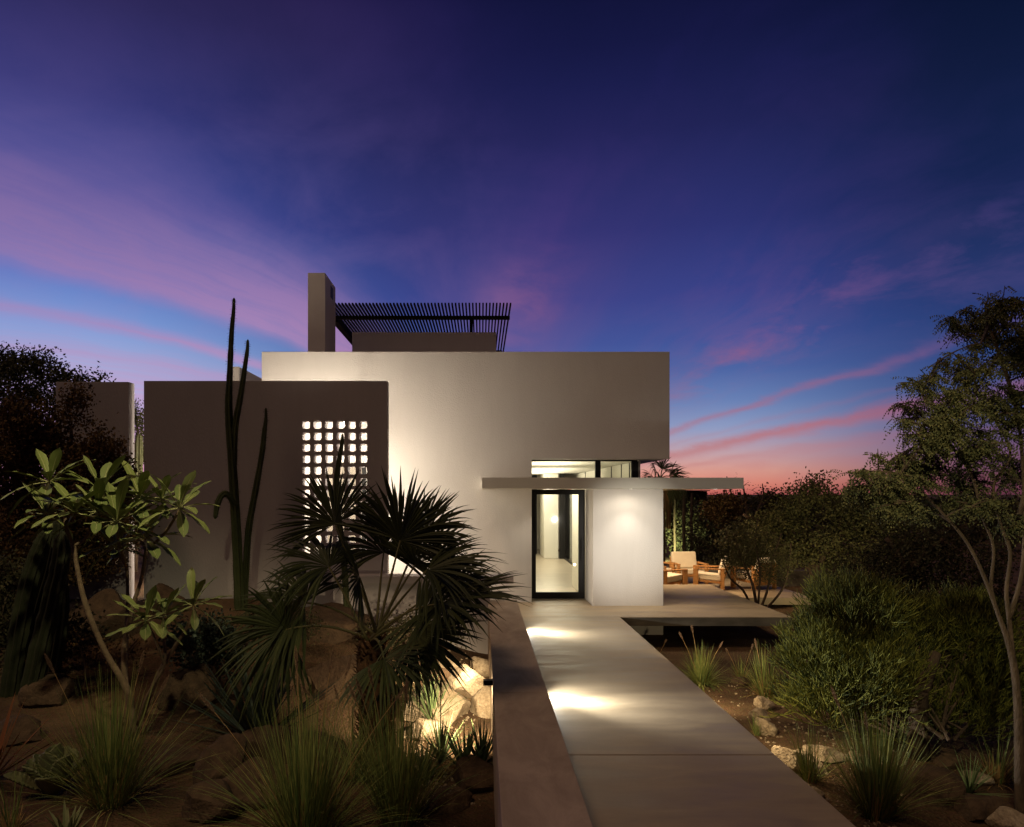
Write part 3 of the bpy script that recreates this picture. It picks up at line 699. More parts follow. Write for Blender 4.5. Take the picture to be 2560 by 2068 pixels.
def far_palm():
    Y = 27.; c = W(1386, 1006, Y); base = Vector((c.x, Y, -1.0))
    root = empty('distant_palm', base, 'distant palm whose drooping fronds show between the clerestory and canopy', 'palm')
    q = MB(); q.tube([base, (base+c)/2+Vector((.05,0,0)), c], [.17, .14, .13], 10); part(q, 'trunk', M['fibre'], root)
    rr = random.Random(9)
    for i, (du, dv_, Rr) in enumerate([(45,-15,1.0),(60,5,1.0),(-45,-5,1.),(-30,-45,.9),(5,-60,1.0),(25,-45,.8),(-50,25,.8),(-10,40,.8),(20,50,.8),(35,15,.9)]):
        hub = W(1388+du*.34, 1004+dv_*.3, Y+rr.uniform(-.5, .5)); dv = (hub-c).normalized(); dv = (dv+Vector((0,0,-.25))).normalized()
        q = MB(); q.tube(bez(c, (c+hub)/2+Vector((0,0,.1)), hub, 5), [.02]*5, 4); st = part(q, 'frond_stalk', M['petiole'], root)
        q = MB(); fan(q, hub, dv, Vector((rr.gauss(0,.3), -1, .4)), Rr*.85, 34, rr, 1.0, .6); shift(q, root.location).build('fan_leaf', M['leaf_palm'], st)
    q = MB()
    for i in range(70):
        a = rr.uniform(0, 2*PI); b0 = c+Vector((math.cos(a)*.15, math.sin(a)*.15, -.1)); q.blade([b0, b0+Vector((math.cos(a)*.25, math.sin(a)*.25, -.7)), b0+Vector((math.cos(a)*.2, math.sin(a)*.2, -1.7))], [.03, .05, .01], .2)
    part(q, 'dead_fronds', M['straw'], root)
far_palm()
# columnar cactuses
def cactus(stems, label, name, ribs=6, spines=True, seed=1, mk='cactus', group=None, Rs=1.):
    b = stems[0][0]; root = empty(name, W(*b[:3]), label, 'cactus', group); rr = random.Random(seed)
    for st in stems:
        pts = [W(u, v, y) for u, v, y, r in st]; rad = [r*y/F*(.63 if spines else .72) for u, v, y, r in st]; pp, ra = [], []
        for i in range(len(pts)-1):
            for k in range(6):
                t = k/6; p0 = pts[max(i-1,0)]; p1 = pts[i]; p2 = pts[i+1]; p3 = pts[min(i+2, len(pts)-1)]
                pp.append(.5*((2*p1)+(p2-p0)*t+(2*p0-5*p1+4*p2-p3)*t*t+(3*p1-p0-3*p2+p3)*t**3)); ra.append((rad[i]*(1-t)+rad[i+1]*t)*(1+rr.gauss(0,.035)))
        pp += [pts[-1], pts[-1]+(pts[-1]-pts[-2]).normalized()*rad[-1]*1.2]; ra += [rad[-1], rad[-1]*.25]
        q = MB(); q.tube(pp, ra, ribs*4, ribs=ribs, ribd=.16)
        if spines:
            q.mi = 1
            for i in range(len(pp)-2):
                seg = pp[i+1]-pp[i]; m = max(1, int(seg.length/.035)); d_ = seg.normalized()
                a_ = (Vector((1,0,0))-d_*d_.x).normalized(); b_ = d_.cross(a_)
                for j in range(m):
                    c = pp[i]+seg*(j/m)
                    for k in range(ribs):
                        t = 2*PI*k/ribs; o = a_*math.cos(t)+b_*math.sin(t); s0 = c+o*ra[i]*1.12
                        for _ in range(2):
                            dd = (o+Vector((rr.gauss(0,.5), rr.gauss(0,.5), rr.gauss(0,.5)))).normalized(); q.leaf(s0, dd, rr.uniform(.02, .05), .0022)
        part(q, 'stem', [M[mk], M['spine']], root)
Yc = 12.6
cactus([[(502,1295,Yc,15),(500,1200,Yc,14.5),(494,1080,Yc,14),(486,950,Yc,13.5),(480,860,Yc,11.5),(482,790,Yc,9.5),(486,700,Yc,7),(490,655,Yc,5.5),(491,628,Yc,4)],
        [(490,975,Yc,11),(493,900,Yc,10),(505,830,Yc,8.5),(514,770,Yc,7),(519,735,Yc,5.5),(520,715,Yc,3.5)],
        [(512,1290,Yc+.1,10),(516,1200,Yc+.1,9.5),(522,1110,Yc+.1,10),(538,1020,Yc+.1,9),(550,950,Yc+.1,8),(555,905,Yc+.1,7),(558,880,Yc+.1,5),(558,858,Yc+.1,3)],
        [(492,1060,Yc-.15,9),(478,1038,Yc-.25,9.5),(465,1040,Yc-.3,8.5),(456,1060,Yc-.35,8),(452,1085,Yc-.4,6)]],
       'tall spiny cactus with two forked tips rising past the wall top', 'columnar_cactus', 6, True, 3)
cactus([[(728,1290,12.5,9),(722,1180,12.5,9),(710,1080,12.5,9),(706,1020,12.5,8.5),(711,970,12.5,7.5),(717,935,12.5,6),(719,913,12.5,3.5)]],
       'single dark cactus stem standing in front of the lit holes', 'columnar_cactus', 6, True, 4)
cactus([[(20,1460,9.6,24),(40,1330,9.6,24),(62,1220,9.6,23),(85,1150,9.6,20),(98,1120,9.6,15)],
        [(60,1470,9.3,24),(85,1360,9.3,25),(112,1250,9.3,24),(128,1170,9.3,22),(130,1130,9.3,17)],
        [(95,1470,9.7,18),(120,1350,9.7,20),(130,1260,9.7,18),(128,1210,9.7,13)],
        [(45,1460,10,18),(75,1300,10,20),(108,1180,10,20),(120,1100,10,16)]],
       'cluster of thick leaning ribbed cactuses behind the plumeria', 'ribbed_cactus', 9, False, 5, 'dark_cactus')
cactus([[(290,1110,15.6,10),(291,1010,15.6,11),(292,930,15.6,10),(292,915,15.6,6)]], 'lit cactus column seen through the gap between the walls', 'columnar_cactus', 7, False, 6, 'agave')
# pencil-stem bush
def pencil(base, blobs, label, n, seed, trunk=None, name='pencil_bush'):
    rr = random.Random(seed); root = empty(name, base, label, 'bush'); q = MB()
    cen = sum((b[0] for b in blobs), Vector())/len(blobs)
    tot = sum(b[2] for b in blobs)
    for (c, rad, wt) in blobs:
        for i in range(int(n*wt/tot)):
            while True:
                d_ = Vector((rr.gauss(0,1), rr.gauss(0,1), rr.gauss(0,1)+.25)).normalized()
                if d_.y < .55: break
            r_ = rr.uniform(.6, 1.); p = c+Vector((d_.x*rad.x, d_.y*rad.y, d_.z*rad.z))*r_
            up = (d_*.6+Vector((0,0,.95))+Vector((rr.gauss(0,.3), rr.gauss(0,.3), rr.gauss(0,.3)))).normalized()
            stack = [(p, up, rr.uniform(.11, .17), 3, .0068)]
            while stack:
                p0, dd, L, lv, r0 = stack.pop()
                e = p0+dd*L; m_ = (p0+e)/2+Vector((rr.gauss(0,1), rr.gauss(0,1), -.5))*L*.05
                q.tube([p0, m_, e], [r0, r0*.95, r0*.8], 3, cap=False)
                if lv > 0:
                    k = 2 if rr.random() < .75 else 3
                    ax = Vector((rr.gauss(0,1), rr.gauss(0,1), rr.gauss(0,1))); ax = (ax-dd*ax.dot(dd)).normalized()
                    for j in range(k):
                        s_ = (-1)**j*rr.uniform(.25, .52) if j < 2 else rr.gauss(0,.3)
                        nd = (dd+ax*s_+Vector((0,0,.22))+Vector((rr.gauss(0,.1),)*3)).normalized()
                        stack.append((e, nd, L*rr.uniform(.72, .98), lv-1, r0*.86))
    part(q, 'stems', M['pencil'], root)
    if trunk:
        for t_ in trunk:
            q = MB(); q.tube([Vector(a) for a, r_ in t_], [r_ for a, r_ in t_], 10); part(q, 'trunk', M['bark'], root, smooth=True)
    # inner woody branches
    q = MB()
    for (c, rad, wt) in blobs:
        for i in range(14):
            d_ = Vector((rr.gauss(0,1), rr.gauss(0,1), rr.gauss(0,1)+.4)).normalized(); e = c+Vector((d_.x*rad.x, d_.y*rad.y, d_.z*rad.z))*.75
            s0 = base+Vector((rr.gauss(0,.15), rr.gauss(0,.15), .3)); q.tube(bez(s0, (s0+c)/2+Vector((0,0,.1)), e, 6), [.016, .014, .012, .010, .008, .006], 5)
    part(q, 'inner_branches', M['bark'], root)
Yb = 8.6
def B(u, v, ru, rv, wt, dy=0, ry=None):
    k = (Yb+dy)/F; return (W(u, v+14, Yb+dy), Vector((max(30, ru-34)*k, (ry or ru*k), max(28, rv-40)*k)), wt)
bb = ground(1925, 1590)
pencil(bb, [B(1790,1295,95,75,1.3), B(1715,1395,80,85,1.2,-.2), B(1790,1420,130,110,1.8,-.3), B(1880,1350,110,100,1.3,.3), B(2015,1330,90,75,1.3,.1), B(2030,1420,90,90,1.2), B(1735,1480,90,70,1.,0), B(1840,1500,110,70,1.1), B(1990,1490,110,80,1.), B(2080,1470,60,90,.6,.4)],
       'huge round dark-green pencil-stemmed bush right of the walkway', 2000, 71,
       trunk=[[(bb+Vector((.02,0,-.1)), .12), (W(1925,1520,bb.y-.1), .10), (W(1928,1460,bb.y-.2), .09), (W(1945,1415,bb.y-.25), .075), (W(1965,1370,bb.y-.2), .05)]])
# generic leafy trees
def tree(name, label, cat, base, limbs, blobs, ntw, nleaf, LL, LW, mk, bk, seed, droop=.3, group=None, feather=False, twr=.008, wind=0.):
    rr = random.Random(seed); root = empty(name, base, label, cat, group)
    q = MB(); allp = []
    for lb in limbs:
        pts = [a for a, r_ in lb]; rad = [r_ for a, r_ in lb]; pp, ra = [], []
        for i in range(len(pts)-1):
            for k in range(5):
                t = k/5; p0 = pts[max(i-1,0)]; p1 = pts[i]; p2 = pts[i+1]; p3 = pts[min(i+2, len(pts)-1)]
                pp.append(.5*((2*p1)+(p2-p0)*t+(2*p0-5*p1+4*p2-p3)*t*t+(3*p1-p0-3*p2+p3)*t**3)); ra.append(rad[i]*(1-t)+rad[i+1]*t)
        pp.append(pts[-1]); ra.append(rad[-1]); q.tube(pp, ra, 8); allp += pp[2:]
    part(q, 'trunk', M[bk], root, smooth=True)
    tw = MB(); lf = MB(); tot = sum(b[2] for b in blobs)
    for (c, rad, wt) in blobs:
        for i in range(max(1, int(ntw*wt/tot))):
            d_ = Vector((rr.gauss(0,1), rr.gauss(0,1), rr.gauss(0,1))).normalized()*(rr.random()**.4)
            e = c+Vector((d_.x*rad.x, d_.y*rad.y, d_.z*rad.z))
            near = sorted(allp, key=lambda a: (a-e).length_squared+max(0, a.z-e.z)*3)[:3]; s0 = rr.choice(near)
            mid = (s0+e)/2+Vector((rr.gauss(0,.1), rr.gauss(0,.1), .12))*(e-s0).length
            pts = bez(s0, mid, e, 7); tw.tube(pts, [twr*(1.6-1.2*k/6) for k in range(7)], 3, cap=False)
            allp.append(pts[4])
            for k in range(nleaf):
                if feather:
                    # sprig: short drooping twig with paired leaflets
                    t = rr.uniform(.45, 1.); p = pts[min(5, int(t*6))].lerp(pts[min(6, int(t*6)+1)], rr.random())
                    sd = Vector((rr.gauss(0,1)-wind, rr.gauss(0,1), rr.gauss(-droop, .5))).normalized(); L = LL*rr.uniform(.8, 1.8)*5
                    m_ = 7; g0 = Vector((-wind*.25, 0, -droop*.4))
                    ax = sd.orthogonal().normalized()
                    for j in range(m_):
                        f_ = (j+1)/m_; pc = p+sd*(L*f_)+g0*(L*f_*f_)
                        for s_ in (-1, 1): lf.leaf(pc, sd*.6+ax*s_+g0, LL*1.2, LW)
                else:
                    t = rr.uniform(.35, 1.); p = pts[min(5, int(t*6))]+Vector((rr.gauss(0,1), rr.gauss(0,1), rr.gauss(0,1)))*LL*1.7
                    lf.leaf(p, Vector((rr.gauss(0,1), rr.gauss(0,1), rr.gauss(.1,1))), LL*rr.uniform(.6, 1.3), LW*rr.uniform(.7, 1.3))
    part(tw, 'branches', M[bk], root)['kind'] = 'stuff'; part(lf, 'foliage', M[mk], root); return root
def V3(u, v, y): return W(u, v, y)
def LB(y, *pts): return [(W(u, v, y+(r_[1] if isinstance(r_, tuple) else 0)), (r_[0] if isinstance(r_, tuple) else r_)*y/F) for u, v, r_ in pts]
def BL(y, *bs, k=1.): return [(W(u, v, y+rnd.uniform(-.4, .4)), k*Vector((ru*y/F, max(ru, rv)*y/F*.8, rv*y/F)), ru*rv) for u, v, ru, rv in bs]
Yt = 9.5
tb = ground(2138, 1722); Yt = tb.y
tree('feathery_tree', 'large feathery wind-blown tree leaning in from the right edge', 'tree', tb,
     [LB(Yt, (2142,1735,12), (2140,1600,10), (2136,1480,8), (2128,1400,7), (2115,1345,6), (2095,1290,4.2), (2065,1210,3.8), (2030,1140,3.3), (1985,1085,2.8), (1930,1035,2.3), (1850,1010,1.6)),
      LB(Yt, (2128,1400,5), (2118,1300,4.5), (2112,1240,4), (2120,1160,3.6), (2100,1100,3.4), (2085,1020,3), (2120,960,2.6), (2100,900,2), (2060,850,2)),
      LB(Yt, (2095,1290,4), (2080,1230,3.4), (2085,1150,3), (2060,1080,2.6), (2040,1000,3), (2000,940,3)),
      LB(Yt, (2118,1300,5), (2145,1200,4.4), (2150,1080,4), (2140,900,3.4), (2110,780,4), (2080,700,3)),
      LB(Yt, (2140,1080,5), (2180,900,5), (2200,750,4))],
     BL(Yt, (1785,985,30,16), (1840,1010,90,38), (1890,860,60,28), (1940,900,70,40), (1860,1060,80,28), (1900,960,90,40), (1800,1030,55,22), (1920,980,75,55), (1960,900,70,60), (2000,840,75,60), (1930,800,55,28), (2030,760,80,60), (2060,680,75,50), (2010,660,50,35),
            (2110,640,60,45), (2130,740,70,70), (2110,850,70,80), (2050,930,80,60), (2000,1000,70,45), (1930,1060,60,30), (2120,980,50,60), (2170,700,60,100), (2170,850,50,100), (2130,1090,40,40), (2060,1060,50,30), k=.86),
     500, 13, .021, .0066, 'tree', 'bark_mid', 81, .6, None, True, .007, wind=-.5)
tree('bushy_tree', 'olive bushy tree beyond the terrace, its twiggy top against the pink sky', 'tree', Vector((PX(1700, 19), 19, gh(PX(1700,19), 19))),
     [LB(19., (1700,1300,9), (1705,1200,7), (1690,1100,5), (1700,1030,3)), LB(19., (1705,1200,6), (1640,1120,4), (1560,1080,3)), LB(19., (1705,1200,6), (1770,1110,4), (1800,1060,3))],
     BL(19., (1670,1040,40,45), (1710,1025,35,35), (1640,1090,60,40), (1740,1060,60,45), (1800,1080,60,50), (1600,1110,45,35), (1690,1130,80,55), (1780,1160,80,60), (1850,1110,70,60), (1640,1160,50,40), (1900,1160,70,70)),
     330, 60, .085, .022, 'bush', 'bark', 82)
tree('bushy_tree', 'dark rounded tree mass right of the olive bushy tree', 'tree', Vector((PX(1900, 16), 16, gh(PX(1900,16), 16))),
     [LB(16., (1900,1330,10), (1900,1200,7), (1860,1130,5)), LB(16., (1900,1200,6), (1980,1130,4))],
     BL(16., (1830,1200,80,60), (1900,1170,80,60), (1980,1160,80,60), (1780,1240,60,50), (1930,1240,100,50), (2060,1180,80,60), (2080,1280,70,70)),
     240, 60, .08, .02, 'tree_dark', 'bark', 83)
# little bare shrub before the armchairs
tree('bare_shrub', 'thin twiggy shrub with sparse leaves at the deck edge before the armchairs', 'shrub', Vector((PX(1590, 17.6), 17.6, gh(6.5, 17.6))),
     [LB(17.6, (1590,1290,3.5), (1580,1230,3), (1560,1180,2), (1540,1120,1.4)), LB(17.6, (1590,1290,3.5), (1610,1240,2.6), (1620,1180,2), (1640,1120,1.4)),
      LB(17.6, (1585,1290,3), (1560,1240,2.4), (1530,1210,1.8), (1510,1150,1.2)), LB(17.6, (1595,1290,3), (1640,1240,2.4), (1655,1190,2), (1660,1140,1.2)),
      LB(17.6, (1590,1280,2.5), (1595,1200,2), (1585,1140,1.5), (1590,1090,1))],
     BL(17.6, (1560,1170,45,45), (1600,1180,50,50), (1640,1190,35,40), (1530,1160,30,35), (1580,1130,45,35)),
     300, 30, .042, .013, 'bush', 'bark', 84, twr=.005)
# background trees right of the house
for k, (u, v, y, ru, rv, lb, mk) in enumerate([
    (1500, 1120, 30, 70, 55, 'dark bare-branched tree behind the armchairs', 'tree_dark'),
    (1430, 1090, 34, 60, 50, 'dark tree seen just under the canopy edge', 'tree_dark'),
    (1590, 1075, 40, 70, 40, 'dark far tree below the pink horizon glow', 'tree_dark'),
    (1480, 1070, 46, 70, 30, 'far low tree under the canopy tip', 'tree_dark'),
    (1760, 1060, 45, 90, 30, 'far dark tree behind the olive bushy tree', 'tree_dark'),
    (2000, 1085, 48, 130, 35, 'far dark tree low behind the feathery tree', 'tree_dark'),
    (2120, 1075, 42, 90, 30, 'far dark tree at the right edge below the horizon', 'tree_dark'),
    (1520, 1062, 27, 34, 24, 'dark shrubby tree whose top breaks the skyline right of the canopy tip', 'bush_rust'),
    (1615, 1058, 29, 30, 28, 'small dark tree on the skyline between canopy tip and olive tree', 'tree_dark'),
    (1570, 1130, 23, 50, 40, 'dark bushy tree above the bare shrub', 'tree_dark'),
    (1520, 1200, 25, 50, 40, 'dark undergrowth bush behind the right armchair', 'tree_dark')]):
    b = Vector((PX(u, y), y, -1.1))
    tree('background_tree', lb, 'tree', b, [LB(y, (u, 1037+(H+1.1)/y*F, 6), (u+8, v+rv*.6, 4), (u-10, v, 3)), LB(y, (u+5, v+rv*.8, 4), (u+ru*.5, v, 2)), LB(y, (u+5, v+rv*.8, 4), (u-ru*.6, v+5, 2))],
         BL(y, (u, v, ru, rv), (u-ru*.6, v+rv*.3, ru*.6, rv*.6), (u+ru*.6, v+rv*.4, ru*.6, rv*.6), (u+ru*.1, v+rv*.8, ru, rv*.7)), 110, 45, .14 if y > 33 else .10, .035, mk, 'bark', 200+k, group='dark trees behind the terrace', twr=.012)
# bare tree silhouettes against the glow
tree('bare_tree', 'leafless twiggy tree tip poking above the canopy end', 'tree', Vector((PX(1575, 28), 28, -1.1)),
     [LB(28, (1575,1225,5), (1570,1120,4), (1565,1060,2.5), (1560,1020,1.4)), LB(28, (1570,1110,3), (1600,1050,2), (1600,1015,1.)), LB(28, (1570,1110,3), (1540,1050,2), (1525,1000,1.)), LB(28, (1600,1060,1.6), (1630,1030,.8))],
     BL(28, (1565,1040,50,35), (1600,1045,45,30), (1530,1020,30,25)), 60, 3, .05, .01, 'bush_rust', 'bark', 90, twr=.009)
for k, (u, v0, v1, y, r_) in enumerate([(1436,1031,1175,29,4), (1452,1035,1150,31,3), (1416,1045,1135,33,2.5)]):
    q = MB(); q.tube([W(u, v1, y), W(u-1, (v0+v1)/2, y), W(u, v0, y)], [r_*y/F, r_*y/F*.9, r_*y/F*.8], 8)
    q.v = [(x, yy, z if z > -.5 else z) for x, yy, z in q.v]
    P0 = W(u, v1, y); q.tube([Vector((P0.x, P0.y, -1.3)), P0], [r_*y/F*1.1, r_*y/F], 8)
    o = q.build('tree_trunk', M['bark']); tag(o, ['thick dark bare trunk standing between pier and armchairs', 'middle thin dark trunk right of the thick one', 'thinnest dark trunk by the lit shrubs next to the pier'][k], 'tree trunk', 'dark trunks beyond the terrace')
# distant neighbour house, tiny dark slab under the canopy
nb = empty('distant_house', (PX(1440, 60), 60, -1.2), 'low dark distant house just under the canopy underside', 'house')
q = MB(); q.box(PX(1385, 60), PX(1484, 60), 60, 66, PZ(1056, 60), PZ(1031, 60)); part(q, 'wall', M['rock_dark'], nb)
q = MB(); q.box(PX(1383, 60), PX(1487, 60), 59.6, 66.4, PZ(1031, 60)+.01, PZ(1029, 60)); part(q, 'roof', M['black'], nb)
q = MB(); q.box(PX(1395, 60), PX(1480, 60), 60.5, 65, -1.4, PZ(1056, 60)-.01); part(q, 'base', M['rock_dark'], nb)
# far scrub along the horizon: one mass
fs = MB(); rr = random.Random(3)
for i in range(26000):
    y = rr.uniform(50, 260); x = rr.uniform(-.75, .85)*y
    if -.42 < x/y < .16: continue
    z = -1.3+rr.random()**1.5*(1.3+3.6*max(0, noise.noise(Vector((x*.06, y*.06, 0)))))
    s_ = .25+y*.004; fs.leaf(Vector((x, y, z)), Vector((rr.gauss(0,1), rr.gauss(0,1), rr.gauss(0,1))), s_*1.6, s_*.6)
tag(fs.build('scrub', M['tree_dark']), 'far dark scrub reaching the horizon', 'scrub', kind='stuff')
# left side
tree('dark_tree', 'black-green tree standing against the sky behind the short wall', 'tree', Vector((PX(40, 19), 19, gh(PX(40,19), 19))),
     [LB(19., (40,1300,12), (50,1100,10), (60,950,7), (50,850,5)), LB(19., (55,1000,7), (110,880,5), (170,820,3), (215,795,2)), LB(19., (55,1000,7), (-10,870,5), (-60,800,3))],
     BL(19., (30,750,60,28), (75,760,50,30), (110,790,50,28), (20,810,70,50), (90,840,60,40), (150,800,45,22), (195,797,34,14), (-30,780,60,50), (160,850,60,30), (10,900,80,60), (80,920,60,50), (-30,900,60,80)),
     420, 60, .085, .024, 'tree_dark', 'bark', 91, .2)
tree('rust_bush', 'rust-brown dense bush in front of the short wall at left', 'bush', Vector((PX(130, 12.6), 12.6, gh(PX(130, 12.6), 12.6))),
     [LB(12.6, (130,1280,8), (140,1100,6), (150,900,3)), LB(12.6, (130,1200,6), (220,1000,4), (240,930,2)), LB(12.6, (130,1200,6), (40,1000,4), (30,900,2)), LB(12.6, (140,1100,4), (200,960,2.5), (205,910,1.4))],
     BL(12.6, (60,880,50,60), (155,850,20,60), (20,960,60,80), (110,960,60,60), (180,970,50,50), (205,930,22,40), (235,960,25,45), (260,1000,30,45), (60,1060,90,80), (170,1060,80,60), (240,1080,45,60), (100,1160,110,80), (20,1180,60,120), (285,1060,12,30), (290,1120,25,30), (200,1150,80,50)),
     900, 62, .06, .018, 'bush_rust', 'bark', 92, .0)
tree('low_bush', 'dark low bush left of the leaning ribbed cactuses', 'bush', Vector((PX(20, 10.6), 10.6, gh(PX(20, 10.6), 10.6))),
     [LB(10.6, (20,1420,6), (10,1300,4), (0,1200,3)), LB(10.6, (20,1400,5), (60,1300,3))],
     BL(10.6, (0,1300,60,70), (20,1220,60,60), (60,1400,60,50), (-10,1400,50,70), (170,1330,60,40)), 170, 45, .06, .018, 'tree_dark', 'bark', 93)
tree('courtyard_bush', 'warm-lit shrub seen through the gap between the two walls', 'shrub', Vector((PX(284, 16.6), 16.6, gh(-7.7, 16.6))),
     [LB(16.6, (284,1200,5), (290,1000,4), (288,880,2))], BL(16.6, (290,880,18,40), (295,950,22,45), (285,1020,24,40), (296,1080,24,50)), 110, 60, .05, .016, 'bush', 'bark', 94)
tree('dark_succulent', 'dark shrubby succulent with chunky sprigs right of the plumeria', 'shrub', ground(420, 1560),
     [LB(9.6, (330,1560,7), (390,1470,7), (440,1400,6), (460,1350,4)), LB(9.6, (400,1460,5), (480,1400,4), (520,1350,3))],
     BL(9.6, (420,1330,50,35), (470,1340,50,35), (500,1370,35,30), (380,1350,40,35), (430,1390,60,25)), 120, 34, .05, .02, 'yucca', 'bark', 95)
tree('berry_shrub', 'thin shrub with a few reddish leaves around the plumeria stems', 'shrub', ground(170, 1480),
     [LB(9.8, (170,1500,3), (180,1400,2.4), (150,1320,1.6)), LB(9.8, (175,1480,3), (240,1400,2), (290,1340,1.4))],
     BL(9.8, (160,1350,60,50), (240,1370,60,40), (100,1400,60,40), (290,1350,40,40)), 70, 9, .045, .016, 'bush_rust', 'bark', 96, twr=.004)
tree('wall_shrub', 'low dark shrub against the retaining wall left of the parapet', 'shrub', ground(850, 1345),
     [LB(12, (850,1350,3), (870,1300,2)), LB(12, (850,1350,3), (930,1310,2))], BL(12, (870,1310,50,22), (930,1330,50,16), (800,1330,50,25)), 70, 30, .05, .015, 'tree_dark', 'bark', 97)
tree('wall_shrub', 'low dark shrub at the foot of the tall forked cactus', 'shrub', ground(560, 1330),
     [LB(11.6, (560,1335,3), (540,1290,2)), LB(11.6, (560,1335,3), (620,1290,2))], BL(11.6, (560,1310,60,28), (630,1320,50,25), (440,1320,50,25)), 80, 30, .05, .015, 'tree_dark', 'bark', 98)
# courtyard lamp
lp = empty('courtyard_lamp', W(727, 890, 14.6), 'round glowing lamp seen through the top row of holes', 'lamp')
q = MB(); q.tube([W(727, 890, 14.6)+Vector((0,0,k)) for k in (-.07, -.05, 0, .05, .07)], [.02, .055, .075, .055, .02], 14); part(q, 'globe', emit('lamp_globe', (1, .9, .72), 22), lp, smooth=True)
q = MB(); q.tube([W(727, 890, 14.6)+Vector((0,0,.07)), W(727, 890, 14.6)+Vector((0,.0,.5)), Vector((W(727,890,14.6).x, 15.74, W(727,890,14.6).z+.5))], .012, 8); part(q, 'bracket', M['black'], lp)
# ---------------------------------------------------------------- lamps
def lamp(kind, loc, energy, col, tgt=None, size=.05, spot=60, blend=.6, sy=None):
    l = bpy.data.lights.new(kind.lower()+'_light', kind); l.energy = energy; l.color = col
    if kind == 'AREA':
        l.shape = 'RECTANGLE'; l.size = size; l.size_y = sy or size
    elif kind == 'SUN': l.angle = size
    else: l.shadow_soft_size = size
    if kind == 'SPOT': l.spot_size = R(spot); l.spot_blend = blend
    o = bpy.data.objects.new(kind.lower()+'_lamp', l); C.objects.link(o); o.location = loc
    if tgt is not None: o.rotation_euler = (Vector(tgt)-Vector(loc)).to_track_quat('-Z', 'Y').to_euler()
    return o
WARM = (1, .74, .46); SOFT = (1, .83, .62); WHITE = (1, .95, .84)
# courtyard wash behind the screen
CW = (1, .87, .69)
lamp('POINT', (-2.75, 14.45, 3.67), 85, CW, size=.09)
lamp('POINT', (-2.1, 14.6, 1.0), 60, CW, size=.12)
lamp('POINT', (-2.3, 14.5, 2.6), 55, CW, size=.12)
lamp('POINT', (-4.0, 14.6, 3.3), 95, CW, size=.12)
lamp('POINT', (-4.4, 14.6, 1.5), 85, CW, size=.12)
lamp('POINT', (-6.0, 15.2, .9), 90, (1, .78, .52), size=.1)
lamp('POINT', (-7.0, 15.0, .2), 60, (1, .74, .42), size=.1)
# canopy downlights, plus one added fill spot for the pier
for i, (x, y) in enumerate(DL):
    lamp('SPOT', (x, y, 2.38), (13, 20, 14)[i], (1, .87, .68), (x, y+(.1 if i == 0 else 0), 0), .03, (168, 120, 130)[i], .6)
lamp('SPOT', (2.98, 14.70, 2.39), 48, (1, .9, .75), (2.98, 15.2, 0), .02, 80, 1.)
lamp('SPOT', (4.3, 14.8, 2.39), 75, (1, .8, .52), (4.9, 14.5, 0), .03, 105, .9)
lamp('SPOT', (2.9, 3.2, 1.3), 3900, (1, .90, .76), (3.0, 15.2, 1.35), .06, 15, 1.)  # unseen spot over the near walkway, added to brighten the entrance pier
for x, y in DL2: lamp('SPOT', (x+.4, y, 2.37), 300, (1, .70, .40), (x+1.3, y+.3, 0), .05, 130, .8)
# interior
for (xx, yy, e_, a_, b_) in ((1.7, 17.9, 40, .8, 2.), (2.0, 24., 125, 1.2, 6)):
    lamp('AREA', (xx, yy, 2.52), e_, (1, .90, .70), (xx, yy, 0), a_, sy=b_)
    lamp('AREA', (xx, yy, 2.54), e_*.75, (1, .90, .70), (xx, yy, 4), a_, sy=b_)
# parapet step lights
for yy in (8.35, 12.4): lamp('SPOT', (.66, yy, .235), (60, 60)[yy > 9], (1, .98, .90), (2.6, yy-.1, .1), .02, 150, 1.)
for yy in (8.35, 12.4): lamp('SPOT', (.66, yy, .24), 60, (1, .98, .90), (2.6, yy-.3, .0), .02, 165, .4)
for yy in (8.35, 12.4): lamp('SPOT', (.66, yy, .25), 260, (1, .97, .87), (2.4, yy-.7, .02), .02, 75, 1.)
# garden lights
lamp('SPOT', (.04, 9.9, .39), 260, (1, .78, .46), (-.75, 10.9, -.45), .03, 84, .8)
lamp('SPOT', (.04, 7.7, .39), 460, (1, .78, .46), (-.5, 8.9, -.55), .03, 92, .8)
lamp('SPOT', (2.85, 10.0, .15), 90, (1, .76, .42), (3.3, 10.6, -.6), .03, 150, .9)
lamp('SPOT', (2.8, 7.9, .2), 60, (1, .76, .42), (3.2, 8.1, -.6), .03, 150, .9)
lamp('SPOT', (PX(1405, 33), 31.5, -.5), 1200, (.9, 1, .45), (PX(1405, 33), 34, 0), .05, 120, .9)
# front garden uplights washing the house, then added fill spots for the plants
lamp('SPOT', (-1.8, 2.2, .2), 14, (1, .68, .46), (-1.4, 16, 5.4), .35, 60, .9)
lamp('SPOT', (-2.8, 3., .1), 420, (1, .78, .6), (-3.5, 17.6, 7.5), .3, 12, .8)
lamp('SPOT', (-2.8, 4.2, 6.8), 950, (1, .86, .5), (-4.4, 9.0, 1.7), .1, 40, 1.)  # overhead spot out of view, added to brighten the plumeria leaves
lamp('SPOT', (-1.6, 2.4, 4.6), 330, (1, .84, .5), (-2.2, 6.3, .2), .1, 46, 1.)  # unseen spot from above, added to lift the foreground grass clumps
lamp('SPOT', (8.2, 16.2, -.3), 130, (1, .80, .42), (8.2, 19, 1.3), .05, 110, 1.)  # low spot added to light the olive bushy tree
lamp('SPOT', (2.0, 2.0, 5.0), 640, (1, .86, .5), (5.2, 8.8, .2), .1, 36, 1.)  # unseen high spot added to brighten the pencil bush
